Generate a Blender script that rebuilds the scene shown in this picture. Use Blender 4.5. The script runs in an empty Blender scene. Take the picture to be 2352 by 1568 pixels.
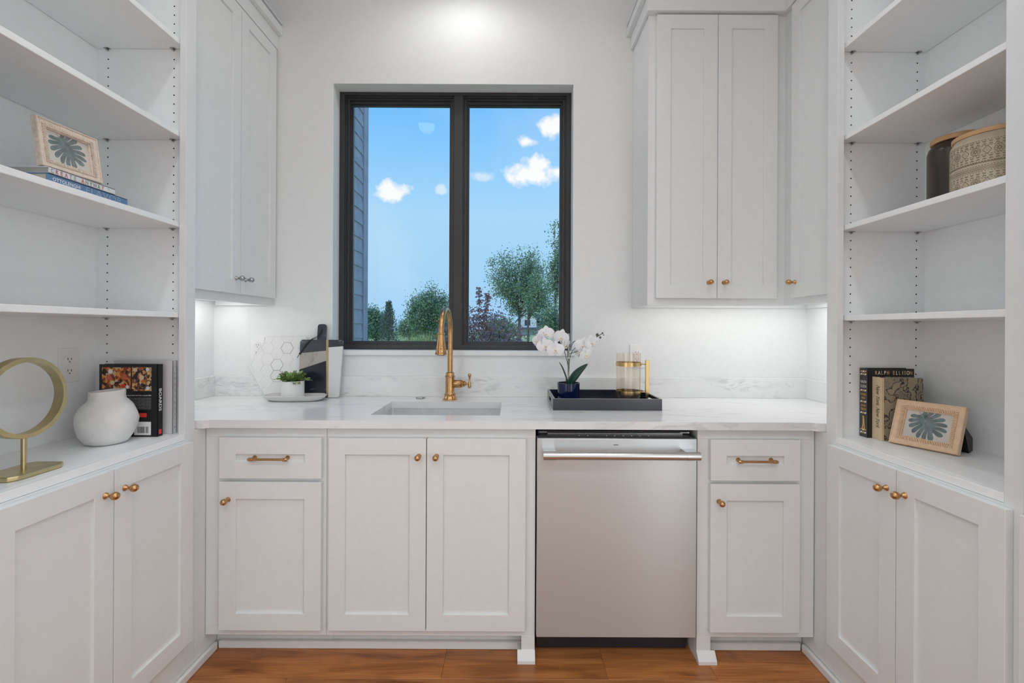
import bpy, bmesh, math, random
from mathutils import Vector, Matrix
R = random.Random(7)
PI = math.pi
sc = bpy.context.scene
COL = sc.collection

# ------------------------------------------------------------------ camera
cd = bpy.data.cameras.new('camera'); cam = bpy.data.objects.new('camera', cd); COL.objects.link(cam)
cd.sensor_width = 36; cd.lens = 1060 / 2352 * 36; cd.shift_x = 1 / 2352; cd.shift_y = -30 / 2352
cd.clip_start = 0.02; cd.clip_end = 2000
cam.matrix_world = Matrix.Translation((0, 0, 1.261)) @ Matrix.Rotation(PI / 2, 4, 'X') @ Matrix.Rotation(math.radians(0.27), 4, 'Z')
sc.camera = cam
vs = sc.view_settings
sc.display_settings.display_device = 'sRGB'
vs.view_transform = 'Standard'; vs.look = 'None'; vs.gamma = 1; vs.use_curve_mapping = False; vs.exposure = 0.0
sc.cycles.max_bounces = 10; sc.cycles.diffuse_bounces = 6; sc.cycles.glossy_bounces = 5
sc.cycles.transmission_bounces = 8; sc.cycles.transparent_max_bounces = 16
sc.cycles.use_denoising = True; sc.cycles.use_adaptive_sampling = True; sc.cycles.adaptive_threshold = .03
sc.cycles.sample_clamp_indirect = 6

# ------------------------------------------------------------------ world: blue sky with fair weather clouds
W = bpy.data.worlds.new('sky'); sc.world = W; W.use_nodes = True
nt = W.node_tree; nt.nodes.clear(); NN = nt.nodes.new; LK = nt.links.new
def wmath(op, a, b=None, c=None, clamp=False):
    n = NN('ShaderNodeMath'); n.operation = op; n.use_clamp = clamp
    for i, v in enumerate((a, b, c)):
        if v is None: continue
        if isinstance(v, (int, float)): n.inputs[i].default_value = v
        else: LK(v, n.inputs[i])
    return n.outputs[0]
tc = NN('ShaderNodeTexCoord'); sep = NN('ShaderNodeSeparateXYZ'); LK(tc.outputs['Generated'], sep.inputs[0])
dx, dy, dz = sep.outputs
ramp = NN('ShaderNodeValToRGB'); LK(dz, ramp.inputs[0])
cr = ramp.color_ramp
cr.elements[0].position = 0.0; cr.elements[0].color = (.36, .64, .93, 1)
cr.elements[1].position = 1.0; cr.elements[1].color = (.07, .30, .78, 1)
for p, c in ((.14, (.39, .68, .95)), (.24, (.40, .70, .98)), (.36, (.25, .60, 1.0)), (.46, (.14, .50, 1.0))):
    e = cr.elements.new(p); e.color = (*c, 1)
nz = NN('ShaderNodeTexNoise'); nz.inputs['Scale'].default_value = 9; nz.inputs['Detail'].default_value = 8
LK(tc.outputs['Generated'], nz.inputs['Vector'])
nzf = nz.outputs[0]
nb = NN('ShaderNodeTexNoise'); nb.inputs['Scale'].default_value = 3.2; nb.inputs['Detail'].default_value = 5
LK(tc.outputs['Generated'], nb.inputs['Vector'])
haze = wmath('MULTIPLY', wmath('SUBTRACT', nb.outputs[0], .50, clamp=True), 1.8, clamp=True)
n2 = NN('ShaderNodeTexNoise'); n2.inputs['Scale'].default_value = 38; n2.inputs['Detail'].default_value = 6
LK(tc.outputs['Generated'], n2.inputs['Vector'])
cloud = None
for (cx, cz, a, b, k) in ((-277, 314, 36, 19, 1), (33, 431, 26, 13, 1), (92, 461, 34, 20, 1), (45, 356, 62, 24, 1), (60, 372, 30, 20, 1),
                       (-70, 347, 34, 10, .45), (-165, 318, 14, 12, .5), (-560, 520, 90, 40, 1), (420, 380, 110, 40, 1), (700, 500, 120, 50, 1), (-800, 300, 130, 40, 1)):
    L = math.sqrt(cx * cx + cz * cz + 1060 ** 2)
    ex = wmath('MULTIPLY', wmath('SUBTRACT', dx, cx / L), L / a)
    ez = wmath('MULTIPLY', wmath('SUBTRACT', dz, cz / L), L / b)
    r2 = wmath('SQRT', wmath('ADD', wmath('MULTIPLY', ex, ex), wmath('MULTIPLY', ez, ez)))
    s = wmath('SUBTRACT', 1.15, r2)
    s = wmath('ADD', s, wmath('MULTIPLY', wmath('SUBTRACT', n2.outputs[0], .5), 2.4))
    s = wmath('MULTIPLY', s, 1.6 * k, clamp=True)
    s = wmath('MINIMUM', s, k)
    s = wmath('MULTIPLY', s, wmath('GREATER_THAN', dy, 0))
    cloud = s if cloud is None else wmath('MAXIMUM', cloud, s)
mx = NN('ShaderNodeMix'); mx.data_type = 'RGBA'; LK(haze, mx.inputs[0]); LK(ramp.outputs[0], mx.inputs[6]); mx.inputs[7].default_value = (.62, .80, .96, 1)
mx2 = NN('ShaderNodeMix'); mx2.data_type = 'RGBA'; LK(cloud, mx2.inputs[0]); LK(mx.outputs[2], mx2.inputs[6]); mx2.inputs[7].default_value = (1, 1, 1, 1)
bg = NN('ShaderNodeBackground'); LK(mx2.outputs[2], bg.inputs[0]); bg.inputs[1].default_value = 1.0
wo = NN('ShaderNodeOutputWorld'); LK(bg.outputs[0], wo.inputs[0])

# ------------------------------------------------------------------ lights
def light(kind, name, loc, energy, color=(1, 1, 1), rot=(0, 0, 0), **kw):
    l = bpy.data.lights.new(name, kind); l.energy = energy; l.color = color
    for k, v in kw.items(): setattr(l, k, v)
    o = bpy.data.objects.new(name, l); o.location = loc; o.rotation_euler = rot; COL.objects.link(o); return o
light('SUN', 'sun', (0, -5, 20), 1.5, (1, .95, .86), (math.radians(42), 0, math.radians(-38)), angle=.01)
# recessed ceiling light that washes the window wall
light('SPOT', 'ceiling_spot', (-.24, 2.02, 3.035), 9, (1, .985, .96), (0, 0, 0), spot_size=math.radians(176), spot_blend=.6, shadow_soft_size=.08)
# recessed ceiling lights over the aisle
for i, (x, y) in enumerate(((-.75, .95), (.75, .95), (-.75, -.6), (.75, -.6))):
    light('SPOT', 'ceiling_downlight', (x, y, 3.03), 15.0 if y > 0 else 35.0, (.94, .98, 1), (0, 0, 0), spot_size=math.radians(150), spot_blend=.8, shadow_soft_size=.07)
# added frontal fill lamp before the closed rear wall, behind the camera
light('AREA', 'rear_fill', (.35, -2.35, 1.2), 4, (.95, .98, 1), (PI / 2, 0, math.radians(8)), shape='RECTANGLE', size=2.2, size_y=2.2)

# added fill lamps at the solid side walls behind the camera
light('AREA', 'fill_right', (1.48, -.9, 1.25), 18, (.94, .98, 1), (0, PI / 2, 0), shape='RECTANGLE', size=2.0, size_y=1.6)
light('AREA', 'fill_left', (-1.49, -.9, 1.25), 11.5, (.94, .98, 1), (0, -PI / 2, 0), shape='RECTANGLE', size=2.0, size_y=1.6)
# added lamp aimed up, so the ceiling returns soft ambient fill
light('AREA', 'bounce_fill', (0, -.5, 2.1), 11, (.94, .98, 1), (PI, 0, 0), shape='SQUARE', size=.6)

# ------------------------------------------------------------------ materials
MATS = {}
def lin(c):
    return tuple(((v / 255) / 12.92 if v / 255 <= .04045 else ((v / 255 + .055) / 1.055) ** 2.4) for v in c)
def mat(name, color, rough=.5, metal=0, noise=0, nscale=40, bump=0, bscale=200, **kw):
    if name in MATS: return MATS[name]
    m = bpy.data.materials.new(name); m.use_nodes = True; t = m.node_tree
    b = t.nodes['Principled BSDF']
    b.inputs['Base Color'].default_value = (*color, 1); b.inputs['Roughness'].default_value = rough; b.inputs['Metallic'].default_value = metal
    for k, v in kw.items(): b.inputs[k].default_value = v
    co = t.nodes.new('ShaderNodeTexCoord')
    n = t.nodes.new('ShaderNodeTexNoise'); n.inputs['Scale'].default_value = nscale; n.inputs['Detail'].default_value = 4
    t.links.new(co.outputs['Object'], n.inputs['Vector'])
    r = t.nodes.new('ShaderNodeValToRGB'); t.links.new(n.outputs[0], r.inputs[0])
    k = noise or .015
    r.color_ramp.elements[0].color = (*[c * (1 - k) for c in color], 1); r.color_ramp.elements[1].color = (*[min(1, c * (1 + k)) for c in color], 1)
    r.color_ramp.elements[0].position = .3; r.color_ramp.elements[1].position = .7
    t.links.new(r.outputs[0], b.inputs['Base Color'])
    if bump:
        n2 = t.nodes.new('ShaderNodeTexNoise'); n2.inputs['Scale'].default_value = bscale; n2.inputs['Detail'].default_value = 3
        t.links.new(co.outputs['Object'], n2.inputs['Vector'])
        bp = t.nodes.new('ShaderNodeBump'); bp.inputs['Strength'].default_value = bump; bp.inputs['Distance'].default_value = .002
        t.links.new(n2.outputs[0], bp.inputs['Height']); t.links.new(bp.outputs[0], b.inputs['Normal'])
    MATS[name] = m; return m
M_wall = mat('wall_paint', (.80, .82, .825), .6, bump=.05, bscale=300)
M_ceil = mat('ceiling_paint', (.86, .86, .865), .7)
M_cab = mat('cabinet_paint', (.785, .805, .81), .38, bump=.03, bscale=120)
M_shelf = mat('shelf_paint', (.89, .905, .91), .4)
M_black = mat('black_plastic', (.006, .007, .009), .45)
M_wframe = mat('window_bronze', (.034, .035, .038), .30)
M_brass = mat('aged_brass', (.56, .33, .15), .27, 1, noise=.12, nscale=60)
M_brass2 = mat('champagne_brass', (.60, .50, .27), .3, 1, noise=.1)
M_gold = mat('gold', (.66, .48, .22), .25, 1)
M_greymetal = mat('brushed_grey_metal', (.42, .42, .42), .25, 1)
M_steel = mat('sink_steel', (.84, .84, .84), .42, 1, noise=.04)
M_chrome = mat('chrome', (.5, .5, .5), .18, 1)
M_plate = mat('outlet_plastic', (.84, .84, .84), .3)
M_slot = mat('dark_slot', (.05, .05, .05), .5)
M_white_cer = mat('matte_white_ceramic', (.74, .74, .73), .75, noise=.03, nscale=25, bump=1.0, bscale=55)
M_pot = mat('ribbed_white_pot', (.80, .80, .80), .5)
M_plate_g = mat('grey_glazed_dish', (.62, .62, .62), .22)
M_navy = mat('navy_lacquer', (.004, .006, .022), .18)
M_navyf = mat('navy_tray_lacquer', (.008, .012, .026), .22, **{'Specular IOR Level': .9})
M_navypot = mat('navy_glaze', (.004, .012, .05), .08)
M_edge = mat('tray_edge', (.25, .25, .25), .35)
M_leaf = mat('succulent_green', (.16, .27, .07), .5, noise=.5, nscale=60)
M_orleaf = mat('orchid_leaf', (.012, .05, .032), .35, noise=.3)
M_petal = mat('orchid_petal', (.84, .85, .87), .5, noise=.04)
M_lip = mat('orchid_lip', (.75, .45, .10), .5)
M_stem = mat('orchid_stem', (.06, .09, .05), .5)
M_stake = mat('grey_stake', (.42, .41, .38), .5)
M_bud = mat('orchid_bud', (.10, .12, .08), .5)
M_soil = mat('potting_moss', (.03, .03, .025), .9)
M_cream = mat('cream_cloth', (.70, .55, .36), .7, noise=.04)
M_page = mat('book_pages', (.62, .58, .48), .8, noise=.1, nscale=300)
M_blackb = mat('black_book_jacket', (.012, .012, .014), .35)
M_spinegrey = mat('charcoal_spine', (.05, .05, .052), .4)
M_blueb = mat('blue_book_cloth', lin((96, 128, 165)), .6)
M_whiteb = mat('white_book_jacket', (.70, .70, .72), .5)
M_ltext = mat('print_white', (.8, .8, .8), .6)
M_btext = mat('print_black', (.02, .02, .02), .6)
M_gtext = mat('print_grey', (.28, .30, .30), .6)
M_rtext = mat('print_red', (.55, .13, .09), .6)
M_grtext = mat('print_green', (.13, .30, .18), .6)
M_gotext = mat('print_gold', (.70, .42, .12), .5)
M_redlab = mat('print_bright_red', (.75, .04, .03), .5)
M_frame = mat('carved_pale_wood', (.80, .57, .37), .6, noise=.08, nscale=90, bump=.7, bscale=160)
M_frame2 = mat('whitewashed_carved_wood', (.72, .61, .52), .6, noise=.12, nscale=90, bump=.7, bscale=160)
M_woodside = mat('honey_wood', (.55, .30, .13), .5, noise=.1)
M_paper = mat('art_paper', (.66, .62, .57), .6)
M_mon = mat('monstera_print', (.15, .20, .20), .7, noise=.35, nscale=60)
M_brown = mat('dark_brown_glaze', (.045, .032, .024), .28, noise=.1)
M_beige = mat('beige_glaze', (.52, .44, .32), .25, noise=.08, nscale=30)
M_beiged = mat('carved_line', (.13, .09, .06), .5)
M_lid = mat('bamboo_lid', (.62, .38, .19), .45, noise=.08)
M_cord = mat('black_leather_cord', (.01, .01, .01), .5)
M_siding = mat('slate_blue_siding', (.52, .43, .49), .65, noise=.12, nscale=12, bump=.8, bscale=35)
M_lawn = mat('lawn', (.40, .50, .20), .9, noise=.35, nscale=.8)
M_trunk = mat('bark', (.12, .11, .10), .9, noise=.3, nscale=5)
M_hwhite = mat('white_stucco', (.75, .77, .80), .8)
M_hroof = mat('slate_roof', (.09, .11, .15), .8, noise=.2, nscale=1)
M_hwin = mat('far_window', (.05, .07, .09), .2)

def glass(name, tint=(1, 1, 1), rough=0.0, f0=.03, edge=.6):
    m = bpy.data.materials.new(name); m.use_nodes = True; t = m.node_tree; t.nodes.clear()
    o = t.nodes.new('ShaderNodeOutputMaterial'); mix = t.nodes.new('ShaderNodeMixShader')
    tr = t.nodes.new('ShaderNodeBsdfTransparent'); tr.inputs[0].default_value = (*tint, 1)
    g = t.nodes.new('ShaderNodeBsdfGlossy'); g.inputs['Roughness'].default_value = rough
    lw = t.nodes.new('ShaderNodeLayerWeight'); lw.inputs[0].default_value = .5
    p = t.nodes.new('ShaderNodeMath'); p.operation = 'POWER'; t.links.new(lw.outputs['Facing'], p.inputs[0]); p.inputs[1].default_value = 5
    f = t.nodes.new('ShaderNodeMath'); f.operation = 'MULTIPLY_ADD'; t.links.new(p.outputs[0], f.inputs[0]); f.inputs[1].default_value = edge; f.inputs[2].default_value = f0
    t.links.new(f.outputs[0], mix.inputs[0]); t.links.new(tr.outputs[0], mix.inputs[1]); t.links.new(g.outputs[0], mix.inputs[2]); t.links.new(mix.outputs[0], o.inputs[0])
    return m
M_pane = glass('window_glass', (.985, .99, .99), 0, .006, .3); M_carafe = glass('carafe_glass', (.99, .963, .93), .02, .05, .7); M_pglass = glass('picture_glass')
def m_emit(name, c, s):
    m = bpy.data.materials.new(name); m.use_nodes = True; b = m.node_tree.nodes['Principled BSDF']
    b.inputs['Emission Color'].default_value = (*c, 1); b.inputs['Emission Strength'].default_value = s; return m
M_led = m_emit('led_diffuser', (1, .98, .94), 2.5)

def marble(name, base, vein, scale, stretch, lo=.55, hi=.75, rough=.18, dist=1.5, contrast=1):
    m = bpy.data.materials.new(name); m.use_nodes = True; t = m.node_tree; b = t.nodes['Principled BSDF']
    b.inputs['Roughness'].default_value = rough
    co = t.nodes.new('ShaderNodeTexCoord'); mp = t.nodes.new('ShaderNodeMapping'); mp.inputs['Scale'].default_value = stretch
    t.links.new(co.outputs['Object'], mp.inputs[0])
    n = t.nodes.new('ShaderNodeTexNoise'); n.inputs['Scale'].default_value = scale; n.inputs['Detail'].default_value = 10; n.inputs['Roughness'].default_value = .62; n.inputs['Distortion'].default_value = dist
    t.links.new(mp.outputs[0], n.inputs['Vector'])
    n2 = t.nodes.new('ShaderNodeTexNoise'); n2.inputs['Scale'].default_value = scale * .35; n2.inputs['Detail'].default_value = 3
    t.links.new(mp.outputs[0], n2.inputs['Vector'])
    r = t.nodes.new('ShaderNodeValToRGB'); r.color_ramp.elements[0].position = lo; r.color_ramp.elements[1].position = hi
    r.color_ramp.elements[0].color = (0, 0, 0, 1); r.color_ramp.elements[1].color = (1, 1, 1, 1)
    t.links.new(n.outputs[0], r.inputs[0])
    r2 = t.nodes.new('ShaderNodeValToRGB'); r2.color_ramp.elements[0].position = .45; r2.color_ramp.elements[1].position = .6
    t.links.new(n2.outputs[0], r2.inputs[0])
    mm = t.nodes.new('ShaderNodeMath'); mm.operation = 'MULTIPLY'; t.links.new(r.outputs[0], mm.inputs[0]); t.links.new(r2.outputs[0], mm.inputs[1])
    mx = t.nodes.new('ShaderNodeMix'); mx.data_type = 'RGBA'; t.links.new(mm.outputs[0], mx.inputs[0])
    mx.inputs[6].default_value = (*base, 1); mx.inputs[7].default_value = (*vein, 1)
    t.links.new(mx.outputs[2], b.inputs['Base Color']); return m
M_marble = marble('white_marble', (.80, .805, .81), (.55, .56, .57), 5, (1.1, 5, 4), .50, .72, rough=.16)
M_marbles = marble('white_marble_upstand', (.80, .81, .815), (.54, .55, .56), 5.5, (1.6, 3, 4.5), .46, .70, rough=.2, dist=2.2)
M_tilem = marble('white_board_marble', (.76, .76, .76), (.60, .60, .61), 8, (1, 1, 1), .5, .8, rough=.3)
M_bmar = marble('black_marble', (.013, .017, .025), (.55, .57, .62), 8, (1.5, 1, 4), .60, .72, rough=.18, dist=3)
M_dmar = marble('dark_slate_marble', (.045, .05, .062), (.42, .42, .44), 7, (2, 1, 3), .55, .75, rough=.2, dist=3)
M_gmar = marble('grey_band_marble', (.40, .37, .34), (.17, .16, .15), 22, (3, 1, 1), .45, .7, rough=.3, dist=.8)
M_wmar = marble('pale_marble', (.68, .69, .70), (.42, .45, .48), 9, (1, 1, 1), .6, .7, rough=.25)

def wood_floor():
    m = bpy.data.materials.new('hickory_floor'); m.use_nodes = True; t = m.node_tree; b = t.nodes['Principled BSDF']
    b.inputs['Roughness'].default_value = .33
    co = t.nodes.new('ShaderNodeTexCoord'); oi = t.nodes.new('ShaderNodeObjectInfo')
    sc_ = t.nodes.new('ShaderNodeVectorMath'); sc_.operation = 'SCALE'; sc_.inputs[0].default_value = (17, 9, 5); t.links.new(oi.outputs['Random'], sc_.inputs['Scale'])
    ad = t.nodes.new('ShaderNodeVectorMath'); ad.operation = 'ADD'; t.links.new(co.outputs['Object'], ad.inputs[0]); t.links.new(sc_.outputs[0], ad.inputs[1])
    mp = t.nodes.new('ShaderNodeMapping'); mp.inputs['Scale'].default_value = (1.6, 11, 1); t.links.new(ad.outputs[0], mp.inputs[0])
    n1 = t.nodes.new('ShaderNodeTexNoise'); n1.inputs['Scale'].default_value = 1.6; n1.inputs['Detail'].default_value = 7; n1.inputs['Distortion'].default_value = 1.2; t.links.new(mp.outputs[0], n1.inputs['Vector'])
    mp2 = t.nodes.new('ShaderNodeMapping'); mp2.inputs['Scale'].default_value = (3, 110, 1); t.links.new(ad.outputs[0], mp2.inputs[0])
    n2 = t.nodes.new('ShaderNodeTexNoise'); n2.inputs['Scale'].default_value = 2.5; n2.inputs['Detail'].default_value = 6; t.links.new(mp2.outputs[0], n2.inputs['Vector'])
    r = t.nodes.new('ShaderNodeValToRGB'); t.links.new(n1.outputs[0], r.inputs[0])
    el = r.color_ramp.elements; el[0].position = .28; el[0].color = (.20, .066, .020, 1); el[1].position = .75; el[1].color = (.58, .24, .078, 1)
    e = el.new(.45); e.color = (.39, .142, .042, 1)
    e = el.new(.58); e.color = (.48, .185, .056, 1)
    mu = t.nodes.new('ShaderNodeMix'); mu.data_type = 'RGBA'; mu.blend_type = 'MULTIPLY'; mu.inputs[0].default_value = .55
    t.links.new(r.outputs[0], mu.inputs[6])
    r2 = t.nodes.new('ShaderNodeValToRGB'); r2.color_ramp.elements[0].position = .3; r2.color_ramp.elements[0].color = (.45, .42, .40, 1); r2.color_ramp.elements[1].position = .62; r2.color_ramp.elements[1].color = (1, 1, 1, 1)
    t.links.new(n2.outputs[0], r2.inputs[0]); t.links.new(r2.outputs[0], mu.inputs[7])
    hs = t.nodes.new('ShaderNodeHueSaturation'); mr = t.nodes.new('ShaderNodeMapRange'); mr.inputs[3].default_value = .85; mr.inputs[4].default_value = 1.2
    t.links.new(oi.outputs['Random'], mr.inputs[0]); t.links.new(mr.outputs[0], hs.inputs['Value']); t.links.new(mu.outputs[2], hs.inputs['Color'])
    t.links.new(hs.outputs[0], b.inputs['Base Color'])
    bp = t.nodes.new('ShaderNodeBump'); bp.inputs['Strength'].default_value = .15; bp.inputs['Distance'].default_value = .002
    t.links.new(n2.outputs[0], bp.inputs['Height']); t.links.new(bp.outputs[0], b.inputs['Normal'])
    return m
M_wood = wood_floor()

def stainless():
    m = bpy.data.materials.new('brushed_stainless'); m.use_nodes = True; t = m.node_tree; b = t.nodes['Principled BSDF']
    b.inputs['Metallic'].default_value = 1; b.inputs['Roughness'].default_value = .38; b.inputs['Anisotropic'].default_value = .8
    tg = t.nodes.new('ShaderNodeTangent'); tg.direction_type = 'RADIAL'; tg.axis = 'X'; t.links.new(tg.outputs[0], b.inputs['Tangent'])
    co = t.nodes.new('ShaderNodeTexCoord'); mp = t.nodes.new('ShaderNodeMapping'); mp.inputs['Scale'].default_value = (4, 4, 350)
    t.links.new(co.outputs['Object'], mp.inputs[0])
    n = t.nodes.new('ShaderNodeTexNoise'); n.inputs['Scale'].default_value = 2; t.links.new(mp.outputs[0], n.inputs['Vector'])
    r = t.nodes.new('ShaderNodeValToRGB'); r.color_ramp.elements[0].color = (.64, .69, .715, 1); r.color_ramp.elements[1].color = (.70, .75, .775, 1)
    t.links.new(n.outputs[0], r.inputs[0]); t.links.new(r.outputs[0], b.inputs['Base Color'])
    return m
M_ss = stainless()

def foliage_mat(name, c1, c2, c3):
    m = bpy.data.materials.new(name); m.use_nodes = True; t = m.node_tree; b = t.nodes['Principled BSDF']
    b.inputs['Roughness'].default_value = .7
    g = t.nodes.new('ShaderNodeNewGeometry'); r = t.nodes.new('ShaderNodeValToRGB'); t.links.new(g.outputs['Random Per Island'], r.inputs[0])
    el = r.color_ramp.elements; el[0].position = 0; el[0].color = (*c1, 1); el[1].position = 1; el[1].color = (*c3, 1); e = el.new(.55); e.color = (*c2, 1)
    t.links.new(r.outputs[0], b.inputs['Base Color']); return m
M_fol = foliage_mat('tree_leaves', (.10, .20, .17), (.18, .30, .21), (.36, .46, .18))
M_con = foliage_mat('conifer_needles', (.05, .12, .11), (.09, .18, .14), (.14, .25, .15))
M_maple = foliage_mat('maple_leaves', (.32, .23, .30), (.55, .31, .30), (.85, .30, .14))
M_grass = foliage_mat('grass_blades', (.20, .30, .10), (.36, .45, .18), (.52, .56, .26))
M_succ = foliage_mat('succulent_leaves', (.12, .22, .07), (.26, .40, .12), (.45, .55, .25))

def picture(name, cols, scale):
    m = bpy.data.materials.new(name); m.use_nodes = True; t = m.node_tree; b = t.nodes['Principled BSDF']; b.inputs['Roughness'].default_value = .5
    co = t.nodes.new('ShaderNodeTexCoord'); v = t.nodes.new('ShaderNodeTexVoronoi'); v.inputs['Scale'].default_value = scale; v.inputs['Randomness'].default_value = 1
    n = t.nodes.new('ShaderNodeTexNoise'); n.inputs['Scale'].default_value = scale * .5; t.links.new(co.outputs['Object'], n.inputs['Vector'])
    mx = t.nodes.new('ShaderNodeMix'); mx.data_type = 'RGBA'; mx.blend_type = 'ADD'; mx.inputs[0].default_value = .02
    t.links.new(co.outputs['Object'], mx.inputs[6]); t.links.new(n.outputs[1], mx.inputs[7]); t.links.new(mx.outputs[2], v.inputs['Vector'])
    s = t.nodes.new('ShaderNodeSeparateColor'); t.links.new(v.outputs['Color'], s.inputs[0])
    r = t.nodes.new('ShaderNodeValToRGB'); t.links.new(s.outputs[0], r.inputs[0]); r.color_ramp.interpolation = 'CONSTANT'
    el = r.color_ramp.elements; el[0].color = (*cols[0], 1); el[1].position = 1 - 1 / len(cols); el[1].color = (*cols[-1], 1)
    for i, c in enumerate(cols[1:-1]): e = el.new((i + 1) / len(cols)); e.color = (*c, 1)
    t.links.new(r.outputs[0], b.inputs['Base Color']); return m
M_food1 = picture('food_photo_board', [(.02, .01, .01), (.45, .10, .02), (.65, .20, .03), (.25, .05, .02), (.70, .30, .06), (.12, .03, .02), (.55, .45, .3)], 110)
M_food2 = picture('food_photo_cheese', [(.02, .02, .02), (.55, .15, .03), (.70, .48, .22), (.02, .02, .03), (.30, .10, .04), (.65, .30, .08), (.10, .08, .08)], 120)
def map_mat():
    m = bpy.data.materials.new('old_map_jacket'); m.use_nodes = True; t = m.node_tree; b = t.nodes['Principled BSDF']; b.inputs['Roughness'].default_value = .6
    co = t.nodes.new('ShaderNodeTexCoord'); n = t.nodes.new('ShaderNodeTexNoise'); n.inputs['Scale'].default_value = 22; n.inputs['Detail'].default_value = 6; t.links.new(co.outputs['Object'], n.inputs['Vector'])
    r = t.nodes.new('ShaderNodeValToRGB'); t.links.new(n.outputs[0], r.inputs[0]); el = r.color_ramp.elements
    el[0].position = .0; el[0].color = (.33, .26, .17, 1); el[1].position = 1; el[1].color = (.26, .21, .15, 1)
    for p, c in ((.47, (.36, .29, .19)), (.485, (.02, .02, .03)), (.50, (.02, .02, .03)), (.515, (.30, .24, .16)), (.58, (.30, .25, .17)), (.59, (.05, .05, .05)), (.60, (.28, .23, .16))): e = el.new(p); e.color = (*c, 1)
    t.links.new(r.outputs[0], b.inputs['Base Color']); return m
M_map = map_mat()

# ------------------------------------------------------------------ geometry helpers
class MB:
    def __init__(s, M=None): s.v = []; s.f = []; s.M = M or Matrix.Identity(4)
    def add(s, vs_, fs, M=None):
        k = len(s.v); MM = s.M @ M if M is not None else s.M
        s.v += [tuple(MM @ Vector(p)) for p in vs_]; s.f += [tuple(i + k for i in f) for f in fs]; return s
    def box(s, x0, y0, z0, x1, y1, z1, M=None):
        x0, x1 = sorted((x0, x1)); y0, y1 = sorted((y0, y1)); z0, z1 = sorted((z0, z1))
        return s.add([(x0, y0, z0), (x1, y0, z0), (x1, y1, z0), (x0, y1, z0), (x0, y0, z1), (x1, y0, z1), (x1, y1, z1), (x0, y1, z1)],
                     [(0, 3, 2, 1), (4, 5, 6, 7), (0, 1, 5, 4), (1, 2, 6, 5), (2, 3, 7, 6), (3, 0, 4, 7)], M)
    def lathe(s, prof, seg=32, M=None, cap=True):
        n = len(prof); vs_ = []; fs = []
        for i in range(seg):
            a = 2 * PI * i / seg
            for r, z in prof: vs_.append((r * math.cos(a), r * math.sin(a), z))
        for i in range(seg):
            j = (i + 1) % seg
            for k in range(n - 1): fs.append((i * n + k, j * n + k, j * n + k + 1, i * n + k + 1))
        if cap:
            if prof[0][0] > 1e-6: fs.append(tuple(i * n for i in range(seg))[::-1])
            if prof[-1][0] > 1e-6: fs.append(tuple(i * n + n - 1 for i in range(seg)))
        return s.add(vs_, fs, M)
    def tube(s, pts, r, seg=12, M=None, closed=False):
        pts = [Vector(p) for p in pts]; n = len(pts); rs = r if isinstance(r, (list, tuple)) else [r] * n
        vs_ = []; fs = []; up = None
        for i, p in enumerate(pts):
            if closed: d = (pts[(i + 1) % n] - pts[i - 1]).normalized()
            else: d = (pts[min(i + 1, n - 1)] - pts[max(i - 1, 0)]).normalized()
            if up is None:
                up = Vector((0, 0, 1)) if abs(d.z) < .9 else Vector((1, 0, 0))
            u = d.cross(up).normalized(); w = u.cross(d).normalized(); up = w
            for k in range(seg):
                a = 2 * PI * k / seg; vs_.append(tuple(p + (u * math.cos(a) + w * math.sin(a)) * rs[i]))
        for i in range(n if closed else n - 1):
            j = (i + 1) % n
            for k in range(seg):
                l = (k + 1) % seg; fs.append((i * seg + k, i * seg + l, j * seg + l, j * seg + k))
        if not closed: fs += [tuple(range(seg))[::-1], tuple((n - 1) * seg + k for k in range(seg))]
        return s.add(vs_, fs, M)
    def prism(s, pts, c0, c1, M=None):
        """polygon in local x,y extruded along local z from c0 to c1"""
        n = len(pts); vs_ = [(x, y, c0) for x, y in pts] + [(x, y, c1) for x, y in pts]
        fs = [tuple(range(n))[::-1], tuple(range(n, 2 * n))] + [(i, (i + 1) % n, n + (i + 1) % n, n + i) for i in range(n)]
        return s.add(vs_, fs, M)
    def ring(s, o, i, c0, c1, M=None, ci=None):
        """rectangular ring: outer (x0,y0,x1,y1), inner the same, between depths c0 (back) and c1 (front); inner edge may sit at ci"""
        ci = c1 if ci is None else ci
        O = [(o[0], o[1]), (o[2], o[1]), (o[2], o[3]), (o[0], o[3])]; I = [(i[0], i[1]), (i[2], i[1]), (i[2], i[3]), (i[0], i[3])]
        vs_ = [(x, y, c0) for x, y in O] + [(x, y, c1) for x, y in O] + [(x, y, c0) for x, y in I] + [(x, y, ci) for x, y in I]
        fs = []
        for k in range(4):
            l = (k + 1) % 4
            fs += [(k, l, 4 + l, 4 + k), (4 + k, 4 + l, 12 + l, 12 + k), (8 + l, 8 + k, 12 + k, 12 + l), (l, k, 8 + k, 8 + l)]
        return s.add(vs_, fs, M)
    def build(s, name, m, parent=None, bevel=0, smooth=False, seg=2, ang=40, loc=None):
        me = bpy.data.meshes.new(name); me.from_pydata(s.v, [], s.f); me.validate()
        bm = bmesh.new(); bm.from_mesh(me); bmesh.ops.recalc_face_normals(bm, faces=bm.faces); bm.to_mesh(me); bm.free()
        me.materials.append(m)
        o = bpy.data.objects.new(name, me); COL.objects.link(o)
        if parent is not None: o.parent = parent
        if loc is not None: o.location = loc
        if smooth or bevel:
            me.polygons.foreach_set('use_smooth', [True] * len(me.polygons)); me.set_sharp_from_angle(angle=math.radians(ang))
        if bevel:
            b = o.modifiers.new('bevel', 'BEVEL'); b.width = bevel; b.segments = seg; b.limit_method = 'ANGLE'; b.angle_limit = math.radians(30); b.harden_normals = True
        return o
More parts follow.
